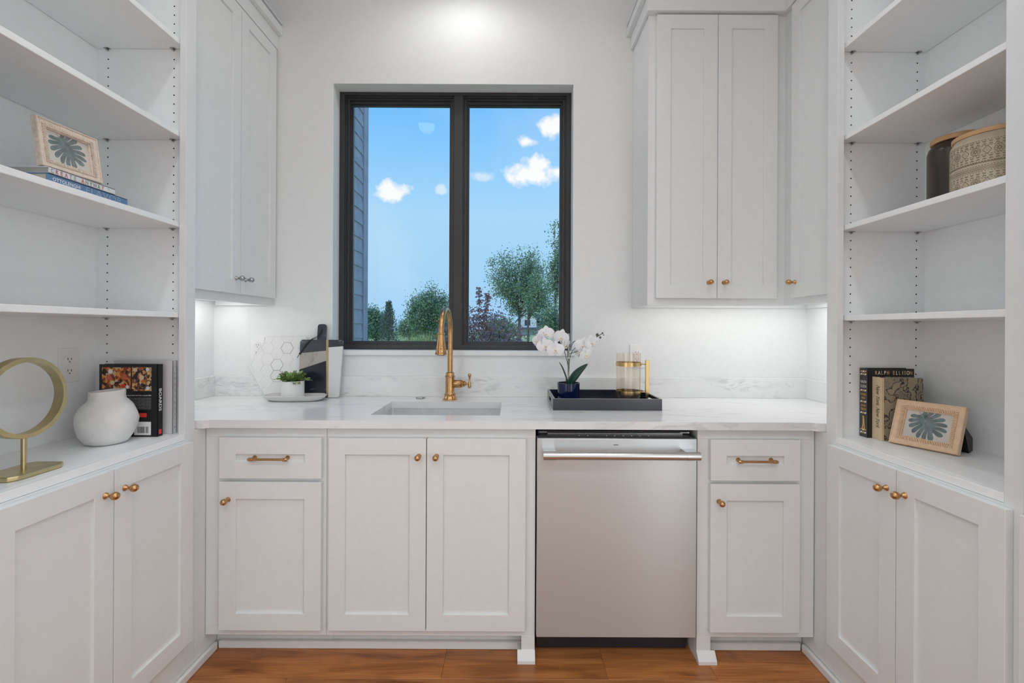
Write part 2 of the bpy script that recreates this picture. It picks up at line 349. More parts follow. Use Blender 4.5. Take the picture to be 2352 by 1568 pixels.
def thing(name, label, cat, loc=(0, 0, 0), rz=0, group=None):
    o = bpy.data.objects.new(name, None); COL.objects.link(o); o.location = loc; o.rotation_euler = (0, 0, rz); o.empty_display_size = .05
    o['label'] = label; o['category'] = cat
    if group: o['group'] = group
    return o
def tag(o, label, cat, group=None):
    o['label'] = label; o['category'] = cat
    if group: o['group'] = group
    return o
def struct(o): o['kind'] = 'structure'; return o
def frame_M(origin, a, b, c):
    """matrix whose local x, y, z axes are a, b, c"""
    m = Matrix.Identity(4)
    for i in range(3): m[i][0] = a[i]; m[i][1] = b[i]; m[i][2] = c[i]; m[i][3] = origin[i]
    return m
FRONT = lambda x, y, z: frame_M((x, y, z), (1, 0, 0), (0, 0, 1), (0, -1, 0))       # faces the camera
TORIGHT = lambda x, y, z: frame_M((x, y, z), (0, 1, 0), (0, 0, 1), (1, 0, 0))      # faces +X; local x runs +Y
TOLEFT = lambda x, y, z: frame_M((x, y, z), (0, -1, 0), (0, 0, 1), (-1, 0, 0))     # faces -X; local x runs -Y
def text(body, M, size, m, parent, name='lettering', width=None, height=None, shear=0, ext=.0003, bold=0, label=None, aspect=1):
    c = bpy.data.curves.new(name, 'FONT'); c.body = body; c.size = 1; c.extrude = 0; c.shear = shear; c.offset = bold; c.resolution_u = 3
    o = bpy.data.objects.new(name, c); COL.objects.link(o)
    dg = bpy.context.evaluated_depsgraph_get(); dg.update()
    me = bpy.data.meshes.new_from_object(o.evaluated_get(dg)); bpy.data.objects.remove(o); bpy.data.curves.remove(c)
    xs = [v.co.x for v in me.vertices]; ys = [v.co.y for v in me.vertices]
    x0, x1, y0, y1 = min(xs), max(xs), min(ys), max(ys)
    sx = width / (x1 - x0) if width else size; sy = height / (y1 - y0) if height else (sx if width else size)
    S = Matrix.Diagonal((sx * aspect, sy, 1, 1)) @ Matrix.Translation((-(x0 + x1) / 2, -(y0 + y1) / 2, 0))
    me.transform(M @ Matrix.Translation((0, 0, ext)) @ S); me.materials.clear(); me.materials.append(m); me.name = name
    ob = bpy.data.objects.new(name, me); COL.objects.link(ob); ob.parent = parent
    return ob

# ------------------------------------------------------------------ ROOM SHELL
WL, WR, WB, REAR, CH = -1.517, 1.505, 2.353, -2.5, 3.05
def quad_box(n, a, m): return struct(MB().box(*a).build(n, m))
# back wall with the window opening
ox0, ox1, oz0, oz1 = -.9127, .3103, 1.135, 2.505
b = MB(); TH = .22
b.box(WL - .2, WB, -.05, ox0, WB + TH, CH + .1).box(ox1, WB, -.05, WR + .2, WB + TH, CH + .1).box(ox0, WB, -.05, ox1, WB + TH, oz0).box(ox0, WB, oz1, ox1, WB + TH, CH + .1)
struct(b.build('wall_back', M_wall))
quad_box('wall_left', (WL - .15, REAR, -.05, WL, WB, CH + .1), M_wall)
quad_box('wall_right', (WR, REAR, -.05, WR + .15, WB, CH + .1), M_wall)
quad_box('wall_rear', (WL - .15, REAR - .15, -.05, WR + .15, REAR, CH + .1), M_wall)
quad_box('ceiling', (WL - .2, REAR - .2, CH, WR + .2, WB + .25, CH + .15), M_ceil)
fl = quad_box('floor', (WL - .1, REAR, -.12, WR + .1, WB, -.012), mat('subfloor', (.05, .02, .01), .8))
# floor planks, running across the room
PWID = .19; plank_cache = {}
def plank(x0, x1, y0, y1):
    L = round(x1 - x0, 3); key = (L,)
    if key not in plank_cache:
        w = PWID; g = .0003; e = .0008
        vs_ = [(g, g, 0), (L - g, g, 0), (L - g, w - g, 0), (g, w - g, 0), (g, g, .011 - e), (L - g, g, .011 - e), (L - g, w - g, .011 - e), (g, w - g, .011 - e),
               (g + e, g + e, .011), (L - g - e, g + e, .011), (L - g - e, w - g - e, .011), (g + e, w - g - e, .011)]
        fs = [(0, 1, 5, 4), (1, 2, 6, 5), (2, 3, 7, 6), (3, 0, 4, 7), (4, 5, 9, 8), (5, 6, 10, 9), (6, 7, 11, 10), (7, 4, 8, 11), (8, 9, 10, 11)]
        me = bpy.data.meshes.new('plank'); me.from_pydata(vs_, [], fs); me.materials.append(M_wood); plank_cache[key] = me
    o = bpy.data.objects.new('plank', plank_cache[key]); COL.objects.link(o); o.parent = fl; o.location = (x0, y0, -.011)
rows = []
y = 1.66
while y < WB: rows.append(y); y += PWID
y = 1.66 - PWID
while y > REAR: rows.append(y); y -= PWID
for ri, y in enumerate(sorted(rows)):
    if abs(y - 1.66) < .01: cuts = [-1.6, -1.15, -.248, .353, .75, 1.6]
    elif abs(y - 1.47) < .01: cuts = [-1.6, -.8, .55, 1.6]
    else:
        cuts = [-1.6]
        while cuts[-1] < 1.6: cuts.append(min(1.6, round(cuts[-1] + R.choice((.6, .75, .9, 1.05)), 3)))
    for a_, b_ in zip(cuts, cuts[1:]):
        if b_ - a_ > .05: plank(a_, b_, y, y + PWID)

# window ------------------------------------------------------------
win = bpy.data.objects.new('window_1', None); COL.objects.link(win); win.location = (-.30, WB, oz0); win['kind'] = 'structure'
win['label'] = 'black bronze framed double casement window over the sink'
def WX(m): m.M = Matrix.Translation((.30, -WB, -oz0)) @ m.M; return m
fy = 2.435
F = FRONT(0, 0, 0)
fr = WX(MB())
fr.ring((ox0, 1.148, ox1, oz1), (-.886, 1.172, .285, 2.488), -(fy + .10), -fy, F)
fr.box(-.308, fy, 1.172, -.262, fy + .10, 2.488)
fr.ring((-.887, 1.170, -.307, 2.489), (-.881, 1.176, -.313, 2.483), -(fy + .035), -(fy + .012), F)
fr.ring((-.263, 1.170, .286, 2.489), (-.257, 1.176, .280, 2.483), -(fy + .035), -(fy + .012), F)
fr.build('window_frame', M_wframe, win, bevel=.0015)
for (x0, x1) in ((-.882, -.312), (-.258, .281)):
    s = WX(MB()); l = .030 if x0 < -.5 else .026
    s.ring((x0, 1.175, x1, 2.484), (x0 + .014, 1.184, x1 - .014, 2.474), -(fy + .07), -(fy + .026), F)
    s.ring((x0 + .012, 1.182, x1 - .012, 2.476), (x0 + .020, 1.1865, x1 - .022, 2.460), -(fy + .07), -(fy + .040), F)
    s.ring((x0 + .018, 1.185, x1 - .020, 2.462), (x0 + .026, 1.190, x1 - .026 - (.024 if x0 < -.5 else 0) * 0, 2.4545), -(fy + .07), -(fy + .050), F)
    so = s.build('sash', M_wframe, win, bevel=.001)
    WX(MB()).box(x0 + .02, fy + .055, 1.185, x1 - .02, fy + .059, 2.462).build('pane', M_pane, so)
sl = WX(MB()).box(ox0, WB - .0, oz0 - .012, ox1, WB + TH - .02, 1.147)
sl.box(ox0 + .004, WB - .014, 1.122, ox1 + .012, WB + .002, 1.147)
sl.build('window_sill', M_cab, win, bevel=.002)
WX(MB()).box(ox0, fy + .1, 1.147, ox0 + .03, WB + TH, oz1).box(ox1 - .03, fy + .1, 1.147, ox1, WB + TH, oz1).build('exterior_jamb', M_wframe, win)

# ------------------------------------------------------------------ hardware
KNOB = [(0, 0), (.0085, 0), (.0085, .0012), (.0075, .003), (.0045, .007), (.0035, .010), (.0038, .0125), (.0065, .0155), (.0095, .020), (.0105, .0245), (.0098, .029), (.0072, .033), (.0035, .0352), (0, .0358)]
def knob(M, parent, m=None, label=None):
    k = MB(M).lathe([(r * 1.12, z * 1.1) for r, z in KNOB], 20).build('knob', m or M_brass, parent, smooth=True, ang=60)
    if label: k['label'] = label
def bar_pull(M, parent, L=.152):
    p = MB(M)
    for s in (-1, 1):
        p.lathe([(.0085, 0), (.0085, .002), (.005, .006), (.0045, .020), (.006, .024)], 16, Matrix.Translation((s * (L / 2 - .014), 0, 0)))
        p.lathe([(0, -.009), (.005, -.0075), (.0068, -.003), (.0068, .003), (.0062, .006), (.0068, .008), (.006, .010)], 16, Matrix.Translation((s * (L / 2 - .010), 0, .028)) @ Matrix.Rotation(-s * PI / 2, 4, 'Y'))
    p.tube([(-L / 2 + .016, 0, .028), (L / 2 - .016, 0, .028)], .0048, 16)
    p.build('handle', M_brass, parent, smooth=True, ang=50)
def door(M, w, h, parent, name='door', rail=.062, t=.020, rec=.009, kn=None, km=None, pull=False, klabel=None):
    """shaker front: local x width, y height, z outward; M at its lower left corner on the face frame"""
    d = MB(M).ring((0, 0, w, h), (rail, rail, w - rail, h - rail), .0005, t).build(name, M_cab, parent, bevel=.0013)
    MB(M).box(rail - .004, rail - .004, .001, w - rail + .004, h - rail + .004, t - rec).build('panel', M_cab, d)
    if kn: knob(M @ Matrix.Translation((kn[0], kn[1], t)), d, km, klabel)
    if pull: bar_pull(M @ Matrix.Translation((w / 2, h / 2, t - rec)), d)
    return d
def rel(root): return Matrix.Translation(-root.location)

# ------------------------------------------------------------------ BASE CABINETS under the window
FF, DF = 1.757, 1.737       # face frame, door face distance
ZT = .884
def base_cab(name, label, x0, x1, fr_x0, fr_x1):
    r = thing(name, label, 'cabinet', ((x0 + x1) / 2, 2.05, 0), group='white base cabinets under the window'); return r
# left base cabinet: drawer over door
def cab_body(r, x0, x1, holes, stile=None, side=None, zb=.091, floor_gap=True):
    T = rel(r); b = MB(T)
    # carcass: sides, bottom, back (behind a face frame)
    b.box(x0, FF + .019, zb, x0 + .016, 2.345, ZT - .001).box(x1 - .016, FF + .019, zb, x1, 2.345, ZT - .001)
    b.box(x0, FF + .019, zb, x1, 2.345, zb + .016).box(x0 + .01, 2.335, zb, x1 - .01, 2.345, ZT - .001)
    b.build('body', M_cab, r)
    f = MB(T); xs = sorted(set([x0, x1])); 
    # face frame strips around the openings
    f.box(x0, FF, ZT - .04, x1, FF + .019, ZT - .001).box(x0, FF, zb, x1, FF + .019, .125)
    f.box(x0, FF, .125, holes[0], FF + .019, ZT - .04).box(holes[1], FF, .125, x1, FF + .019, ZT - .04)
    if stile: f.box(holes[0], FF, .672, holes[1], FF + .019, .70)
    f.build('face_frame', M_cab, r, bevel=.001)
L1 = base_cab('base_cabinet', 'white base cabinet with one drawer over one door, left of the sink doors', -1.160, -.700, 0, 0)
cab_body(L1, -1.1605, -.7005, (-1.085, -.728), stile=True)
T = rel(L1)
door(T @ FRONT(-1.099, FF, .6914), .385, .154, L1, 'drawer', rail=.0625, pull=True)
door(T @ FRONT(-1.099, FF, .1195), .385, .5585, L1, 'door', rail=.064, kn=(.035, .4925))
L2 = base_cab('base_cabinet', 'wide white sink base cabinet with two tall doors and two brass knobs', -.70, .0935, 0, 0)
cab_body(L2, -.6995, .0935, (-.67, .04))
T = rel(L2)
door(T @ FRONT(-.686, FF, .12), .3665, .725, L2, 'door', kn=(.3395, .659))
door(T @ FRONT(-.3165, FF, .12), .3725, .725, L2, 'door', kn=(.0365, .659))
MB(T).box(.0425, FF - .0005, 0, .0935, FF + .019, .092).box(.074, FF + .019, 0, .0935, 2.34, .092).build('leg', M_cab, L2, bevel=.001)
MB(T).box(.028, FF - .024, 0, .0942, FF + .0, .012).prism([(FF - .024, .012), (FF - .002, .040), (FF, .040), (FF, .012)], .028, .0942, frame_M((0, 0, 0), (0, 1, 0), (0, 0, 1), (1, 0, 0))).box(.028, FF, 0, .0425, FF + .06, .028).build('foot_block', M_cab, L2)
L3 = base_cab('base_cabinet', 'narrow white base cabinet with one drawer over one door, right of the dishwasher', .71, 1.155, 0, 0)
cab_body(L3, .7095, 1.1545, (.765, 1.07), stile=True)
T = rel(L3)
door(T @ FRONT(.7525, FF, .6914), .3375, .154, L3, 'drawer', rail=.061, pull=True)
door(T @ FRONT(.7525, FF, .1195), .3375, .5585, L3, 'door', rail=.062, kn=(.031, .4945))
MB(T).box(.7095, FF - .0005, 0, .7625, FF + .019, .092).box(.7095, FF + .019, 0, .729, 2.34, .092).build('leg', M_cab, L3, bevel=.001)
MB(T).box(.7085, FF - .024, 0, .778, FF, .012).prism([(FF - .024, .012), (FF - .002, .040), (FF, .040), (FF, .012)], .7085, .778, frame_M((0, 0, 0), (0, 1, 0), (0, 0, 1), (1, 0, 0))).build('foot_block', M_cab, L3)
MB(rel(L1)).box(-1.180, 1.6955, 0, -1.1625, 1.842, ZT - .001).build('filler_panel', M_cab, L1)
MB(rel(L3)).box(1.1585, 1.6955, 0, 1.176, 1.842, ZT - .001).build('filler_panel', M_cab, L3)
# toe kicks
for r_, x0, x1 in ((L1, -1.1605, -.7005), (L2, -.6995, .074), (L3, .729, 1.1545)):
    k = MB(rel(r_)).box(x0, 1.828, 0, x1, 1.842, .0905).build('toe_kick', M_cab, r_)
# shoe moulding along the toe kick
def shoe(name, a): return struct(MB().box(*a).build(name, M_cab, bevel=.004))
shoe('trim_1', (-1.146, 1.811, 0, .046, 1.8275, .030))
shoe('trim_2', (.7625, 1.811, 0, 1.142, 1.8275, .030))

# ------------------------------------------------------------------ DISHWASHER
dw = thing('dishwasher', 'stainless steel dishwasher with tubular handle between white base cabinets', 'dishwasher', (.399, 2.0, 0))
T = rel(dw)
MB(T).box(.104, 1.79, .10, .694, 2.33, .866).build('tub', M_black, dw)
MB(T).box(.104, 1.822, .004, .694, 1.845, .10).build('kick_plate', M_navyf, dw)
pb = MB(T).box(.0985, DF, .0996, .7000, DF + .05, .848).build('door_panel', M_ss, dw, bevel=.0025)
MB(T).box(.103, DF + .012, .848, .696, DF + .05, .8535).build('control_strip', M_black, dw)
MB(T).box(.108, DF + .052, .857, .69, DF + .06, .862).box(.14, DF + .04, .8535, .66, DF + .0405, .860).build('top_seal', M_chrome, dw)
for i in range(8):
    bt = MB(T); bt.lathe([(.003, 0), (.003, .0012), (0, .0015)], 10, Matrix.Translation((.30 + i * .032 + (.0 if i > 1 else -.04), DF + .022, .8535)))
    bt.build('button', M_plate, dw)
MB(T).box(.385, DF - .0006, .8235, .4045, DF, .8255).build('badge', M_black, dw)
hb = MB(T); hz = .797; hy = DF - .052
hb.tube([(.165, hy, hz), (.640, hy, hz)], .0148, 32)
M_hs = mat('handle_steel', (.66, .66, .66), .26, 1)
hb.build('handle', M_hs, dw, smooth=True, ang=50)
for x0, x1 in ((.118, .166), (.639, .690)):
    e = MB(T); e.tube([(x0, hy, hz), (x1, hy, hz)], .0158, 32); e.prism([(x0 + .001, hz - .013), (x1 - .001, hz - .013), (x1 - .001, hz + .0145), (x0 + .001, hz + .0145)], -DF, -hy, F)
    e.build('handle_bracket', M_hs, dw, smooth=True, ang=40)

# ------------------------------------------------------------------ WORKTOP with undermount sink
wt = thing('worktop', 'white marble worktop with rectangular cutout and upstand running under the window', 'worktop', (0, 2.0, ZT))
T = rel(wt); CF = 1.725; CT = .914
sx0, sx1, sy0, sy1 = -.562, -.045, 1.84, 2.1725
b = MB(T)
XA, XB, hn = -1.1595, 1.1535, .014
def slab(poly): b.prism(poly, ZT + .0003, CT)
slab([(XA - .012, CF - hn), (XA + .018, CF - hn), (XA + .030, CF), (sx0, CF), (sx0, 1.9), (XA - .012, 1.9)])
# bookcase stile covers the worktop ends up to y=1.697; beyond it the slab runs to the side walls
b.prism([(WL + .001, 1.9), (sx0, 1.9), (sx0, WB - .001), (WL + .001, WB - .001)], ZT + .0003, CT)
b.prism([(WL + .001, 1.70), (XA - .012, 1.70), (XA - .012, 1.9), (WL + .001, 1.9)], ZT + .0003, CT)
b.prism([(sx0, CF), (sx1, CF), (sx1, sy0), (sx0, sy0)], ZT + .0003, CT)
b.prism([(sx0, sy1), (sx1, sy1), (sx1, WB - .001), (sx0, WB - .001)], ZT + .0003, CT)
slab([(sx1, CF), (XB - .030, CF), (XB - .018, CF - hn), (XB + .012, CF - hn), (XB + .012, 1.9), (sx1, 1.9)])
b.prism([(sx1, 1.9), (WR - .001, 1.9), (WR - .001, WB - .001), (sx1, WB - .001)], ZT + .0003, CT)
b.prism([(XB + .012, 1.70), (WR - .001, 1.70), (WR - .001, 1.9), (XB + .012, 1.9)], ZT + .0003, CT)
b.build('slab', M_marble, wt)
ST = 1.015
MB(T).box(WL + .001, WB - .021, CT, WR - .001, WB - .001, ST).build('upstand', M_marbles, wt, bevel=.0015)
MB(T).box(WL + .001, 1.70, CT, WL + .021, WB - .021, ST).build('upstand', M_marbles, wt, bevel=.0015)
MB(T).box(WR - .021, 1.70, CT, WR - .001, WB - .021, ST).build('upstand', M_marbles, wt, bevel=.0015)

sk = thing('sink', 'rectangular stainless steel undermount sink set into the white marble worktop', 'sink', (-.3, 2.0, .68))
T = rel(sk)
def rrect(x0, y0, x1, y1, r, n=5):
    p = []
    for cx, cy, a0 in ((x1 - r, y1 - r, 0), (x0 + r, y1 - r, 90), (x0 + r, y0 + r, 180), (x1 - r, y0 + r, 270)):
        for i in range(n + 1): a = math.radians(a0 + 90 * i / n); p.append((cx + r * math.cos(a), cy + r * math.sin(a)))
    return p
def loft(mb, loops, cap_last=True, cap_first=False, M=None):
    n = len(loops[0]); vs_ = [p for l in loops for p in l]; fs = []
    for k in range(len(loops) - 1):
        for i in range(n): j = (i + 1) % n; fs.append((k * n + i, k * n + j, (k + 1) * n + j, (k + 1) * n + i))
    if cap_last: fs.append(tuple((len(loops) - 1) * n + i for i in range(n)))
    if cap_first: fs.append(tuple(range(n))[::-1])
    mb.add(vs_, fs, M); return mb
def lp(x0, y0, x1, y1, r, z): return [(x, y, z) for x, y in rrect(x0, y0, x1, y1, r)]
e = .006
s = MB(T)
loft(s, [lp(sx0 - .03, sy0 - .03, sx1 + .03, sy1 + .03, .02, .8835), lp(sx0 - e, sy0 - e, sx1 + e, sy1 + e, .016, .8835), lp(sx0 - e, sy0 - e, sx1 + e, sy1 + e, .016, .70),
         lp(sx0 + .002, sy0 + .002, sx1 - .002, sy1 - .002, .016, .688), lp(sx0 + .02, sy0 + .02, sx1 - .02, sy1 - .02, .012, .683)])
s.build('basin', M_steel, sk, smooth=True, ang=50)
MB(T).lathe([(.055, .6835), (.055, .6855), (.043, .686), (.040, .679), (.0, .679)], 24, Matrix.Translation((-.30, 2.0, 0))).build('drain', M_chrome, sk, smooth=True)

# ------------------------------------------------------------------ FAUCET
fc = thing('faucet', 'brushed brass gooseneck faucet with pull-down spray head standing behind the sink', 'faucet', (-.298, 2.245, CT + .0004))
MB().lathe([(.035, 0), (.035, .002), (.031, .006), (.029, .010), (.0265, .018), (.0275, .022), (.0275, .026), (.0245, .029), (.0235, .034)], 32).build('base', M_brass, fc, smooth=True, ang=30)
MB().lathe([(.0235, .034), (.0222, .038), (.0222, .108), (.0250, .110), (.0250, .114), (.0215, .117), (.0200, .130), (.0145, .134)], 32).build('body', M_brass, fc, smooth=True, ang=30)
pts = [(0, 0, .13), (0, 0, .20), (0, 0, .28)]
for i in range(0, 19): a = PI * i / 18; pts.append((-.011 * (1 - math.cos(a)) / 2, -.11 + .11 * math.cos(a), .324 + .110 * math.sin(a)))
MB().tube(pts, .0128, 20).build('spout', M_brass, fc, smooth=True, ang=60)
hd = MB(Matrix.Translation((-.011, -.22, 0)))
hd.lathe([(.0128, .326), (.0175, .325), (.0175, .3215), (.0150, .319), (.0165, .300), (.0205, .268), (.0225, .262), (.0225, .258), (.0215, .255), (.0232, .240), (.0262, .236), (.0262, .231), (.0225, .2290), (0, .2290)], 32)
sh = hd.build('spray_head', M_brass, fc, smooth=True, ang=30)
MB(Matrix.Translation((-.011, -.22, 0))).lathe([(.016, .2289), (.016, .2275), (0, .2272)], 20).build('nozzle', M_slot, sh)
V = Matrix.Translation((0, 0, .0765)) @ Matrix.Rotation(PI / 2, 4, 'Y')
MB(V).lathe([(.0155, .015), (.0188, .024), (.0188, .046), (.0205, .047), (.0205, .051), (.017, .053), (.0195, .057), (.0165, .062), (.0125, .066), (.0155, .070), (.010, .075), (.006, .081), (.004, .090)], 24).build('valve', M_brass, fc, smooth=True, ang=30)
MB(Matrix.Translation((.095, 0, .0))).lathe([(0, .054), (.006, .056), (.0085, .062), (.0085, .068), (.0065, .074), (.0072, .080), (.0042, .090), (.0042, .104), (.0062, .111), (.0080, .117), (.0080, .121), (.0055, .1262), (0, .1275)], 16).build('lever', M_brass, fc, smooth=True, ang=50)
tag(MB().lathe([(0, 0), (.022, 0), (.0235, .002), (.0225, .0055), (.012, .007), (0, .0072)], 32).build('air_switch', M_chrome, loc=(-.449, 2.285, CT + .0004), smooth=True, ang=30), 'small round chrome button on marble, left of the brass faucet', 'button')

# ------------------------------------------------------------------ UPPER CABINETS
CZ = 2.6735
def crown(r, path):
    pass
def led(r, x0, y0, x1, y1, z, power, T):
    MB(T).box(x0, y0, z - .012, x1, y1, z).build('light_bar', M_led, r)
    L = light('AREA', 'under_cabinet_light', ((x0 + x1) / 2, (y0 + y1) / 2, z - .016), power, (1, .985, .95), (0, 0, 0), shape='RECTANGLE', size=abs(x1 - x0), size_y=abs(y1 - y0))
UL = thing('wall_cabinet', 'tall white wall cabinet with two doors and grey knobs, left of the window', 'cabinet', (WL + .15, 2.02, 1.371), group='tall white wall cabinets')
T = rel(UL); UX = -1.2175; uz0, uz1 = 1.371, 2.80
b = MB(T); b.box(WL + .016, 1.716, 1.412, UX - .0195, WB - .016, 1.428).box(WL + .001, 1.70, uz0 + .02, WL + .016, WB - .001, uz1)
b.box(WL + .016, WB - .016, uz0, UX - .0195, WB - .001, uz1).box(WL + .016, 1.70, uz0, UX - .0195, 1.716, uz1).box(WL + .016, 1.716, 2.78, UX - .0195, WB - .016, uz1).build('body', M_cab, UL)
MB(T).box(UX - .019, 1.70, uz0, UX, WB - .001, 1.44).box(UX - .019, 1.70, 2.655, UX, WB - .001, uz1).box(UX - .019, 1.70, 1.44, UX, 1.74, 2.655).box(UX - .019, 2.31, 1.44, UX, WB - .001, 2.655).build('face_frame', M_cab, UL)
door(T @ TORIGHT(UX, 1.706, 1.407), .332, 1.263, UL, rail=.060, kn=(.298, .066), km=M_greymetal, klabel='grey knob')  # both knobs take the grey left by white balance as their metal colour
door(T @ TORIGHT(UX, 2.041, 1.407), .300, 1.263, UL, rail=.056, kn=(.034, .066), km=M_greymetal, klabel='grey knob')
MB(T).box(UX + .0002, 1.70, CZ, UX + .022, WB - .001, 2.7449).box(UX + .0002, 1.70, 2.745, UX + .045, WB - .001, 2.785).box(WL + .001, 1.70, 2.8002, UX + .045, WB - .001, 2.806).build('crown_moulding', M_cab, UL, bevel=.0015)
led(UL, -1.42, 1.74, -1.40, 2.28, 1.412, .72, T)

UR = thing('wall_cabinet', 'L-shaped white corner wall cabinet with three doors and brass knobs, right of the window', 'cabinet', (1.1, 2.2, 1.369), group='tall white wall cabinets')
T = rel(UR); uy = 2.09; ux0 = .614; uxr = 1.235; uz0 = 1.369
b = MB(T)
b.box(ux0, uy + .019, uz0, ux0 + .016, WB - .001, uz1).box(ux0 + .016, WB - .016, uz0, WR - .001, WB - .001, uz1).box(WR - .016, 1.70, uz0, WR - .001, WB - .016, uz1)
b.box(ux0 + .016, uy + .019, 1.405, WR - .016, WB - .016, 1.421).box(uxr + .019, 1.70, 1.405, WR - .016, uy + .019, 1.421).box(uxr, 1.70, uz0, WR - .001, 1.716, uz1)
b.box(ux0 + .016, uy + .02, 2.76, WR - .001, WB - .017, 2.78).build('body', M_cab, UR)
f = MB(T); f.box(ux0, uy, uz0, uxr + .019, uy + .019, 1.44).box(ux0, uy, 2.655, uxr + .019, uy + .019, uz1).box(ux0, uy, 1.44, .68, uy + .019, 2.655).box(1.16, uy, 1.44, uxr + .019, uy + .019, 2.655)
f.box(uxr, 1.70, uz0, uxr + .019, uy, 1.44).box(uxr, 1.70, 2.655, uxr + .019, uy, uz1).box(uxr, 1.70, 1.44, uxr + .019, 1.74, 2.655).box(uxr, 1.98, 1.44, uxr + .019, uy - .0001, 2.655)
f.build('face_frame', M_cab, UR)
door(T @ FRONT(.648, uy, 1.4006), .2725, 1.272, UR, rail=.062, kn=(.2345, .070))
door(T @ FRONT(.9225, uy, 1.4006), .2675, 1.272, UR, rail=.061, kn=(.0285, .070))
door(T @ TOLEFT(uxr, 2.012, 1.4006), .306, 1.272, UR, rail=.058, kn=(.032, .0645))
FZ = 2.680
m_ = MB(T)
m_.box(ux0 - .014, uy, FZ, ux0 - .0002, WB - .001, 2.7469).box(ux0 - .014, uy - .036, FZ, uxr, uy - .0002, 2.7469).box(uxr - .022, 1.70, FZ, uxr - .0002, uy - .0362, 2.7469)
m_.box(ux0 - .036, uy, 2.747, ux0 - .0002, WB - .001, 2.785).box(ux0 - .036, uy - .058, 2.747, uxr, uy - .0002, 2.785).box(uxr - .045, 1.70, 2.747, uxr - .0002, uy - .0582, 2.785)
m_.box(ux0 - .036, uy - .058, 2.8002, WR - .001, WB - .001, 2.806).box(uxr - .045, 1.70, 2.8002, WR - .001, uy - .0582, 2.806)
m_.build('crown_moulding', M_cab, UR, bevel=.0015)
led(UR, .66, 2.17, 1.44, 2.19, 1.405, .74, T)
led(UR, 1.38, 1.74, 1.40, 2.12, 1.405, .37, T)

# ------------------------------------------------------------------ BOOKCASES
LZ = .879
ST_TOPS = (1.313, 1.636, 1.958, 2.287, 2.61)
def bookcase(sgn, label, y_near, doors, knobs, wallx, near_stile):
    """sgn -1: on the left wall, +1: on the right wall. Everything in world metres, shifted to the thing's base."""
    X = lambda x: sgn * x                       # x given as distance from the middle plane
    r = thing('bookcase', label, 'bookcase', (X(1.35), 1.35, 0), group='white built-in bookcases')
    T = rel(r); XF = 1.162 if sgn < 0 else 1.158; wx = abs(wallx) - .001; yf = 1.675
    top = 2.95
    b = MB(T)
    b.box(X(XF + .02), yf, .0, X(wx), yf + .018, top)                       # far side panel
    b.build('side_panel', M_shelf, r)
    MB(T).box(X(XF + .02), y_near - .018, 0, X(wx), y_near, top).build('side_panel', M_shelf, r)
    MB(T).box(X(wx - .006), y_near, 0, X(wx), yf, top).build('back_panel', M_shelf, r)
    MB(T).box(X(XF + .02), y_near, top - .02, X(wx - .006), yf, top).build('top_panel', M_shelf, r)
    MB(T).box(X(XF + .0), y_near + .0045, LZ - .022, X(XF + .024), 1.6425, LZ).box(X(XF + .024), y_near, LZ - .022, X(wx - .006), yf, LZ).build('ledge', M_shelf, r, bevel=.0015)
    f = MB(T)
    f.box(X(XF), 1.643, 0, X(XF + .023), 1.695, top).box(X(XF), near_stile, 0, X(XF + .023), y_near + .004, top)
    f.box(X(XF), y_near + .004, LZ - .05, X(XF + .019), 1.643, LZ - .0225).box(X(XF), y_near + .004, .0, X(XF + .019), 1.643, .145).box(X(XF), y_near + .004, 2.87, X(XF + .019), 1.643, top)
    f.build('face_frame', M_cab, r, bevel=.0012)
    for z in ST_TOPS:
        MB(T).box(X(1.187), y_near + .0015, z - .019, X(wx - .008), yf - .0015, z).build('shelf', M_shelf, r, bevel=.002)
    hz_ = 1.037 + .0; hl = MB(T); hx = (1.229, 1.468)
    zz = 1.037
    while zz < 2.85:
        if not any(z - .024 < zz < z + .004 for z in ST_TOPS):
            for x in hx:
                for yy, dr in ((yf, -1), (y_near, 1)):
                    hl.lathe([(.0026, 0), (.0026, .0004), (0, .0004)], 8, Matrix.Translation((X(x), yy, zz)) @ Matrix.Rotation(PI / 2 * (1 if dr < 0 else -1), 4, 'X'))
        zz += .03225
    h = hl.build('pin_hole', M_black, r); h['kind'] = 'stuff'
    for z in ST_TOPS:
        for x in hx:
            p = MB(T); p.box(X(x - .008), yf - .012, z - .0215, X(x + .008), yf, z - .0195).lathe([(.0026, 0), (.0026, .008), (0, .009)], 10, Matrix.Translation((X(x), yf, z - .025)) @ Matrix.Rotation(PI / 2, 4, 'X'))
            p.build('shelf_pin', M_greymetal, r)
    dz0, dz1 = .135, .8496
    for i, ((y0, y1), ky) in enumerate(zip(doors, knobs)):
        if sgn < 0: Md = T @ TORIGHT(-XF, y0, dz0); kx = ky - y0
        else: Md = T @ TOLEFT(XF, y1, dz0); kx = y1 - ky
        door(Md, y1 - y0, dz1 - dz0, r, rail=.062, kn=(kx, .784 - dz0))
    return r
BL = bookcase(-1, 'white built-in bookcase with lower doors and vase ledge, on the left wall', 1.0, ((1.000 + .003, 1.328), (1.331, 1.660)), (1.300, 1.366), WL, .93)
BR = bookcase(1, 'white built-in bookcase with lower doors and canister shelf, on the right wall', 1.080, ((1.062, 1.3625), (1.3655, 1.662)), (1.333, 1.398), WR, 1.042)
shoe('baseboard_left', (-1.1615, .95, 0, -1.146, 1.8105, .030))
shoe('baseboard_right', (1.142, .60, 0, 1.1575, 1.8105, .030))
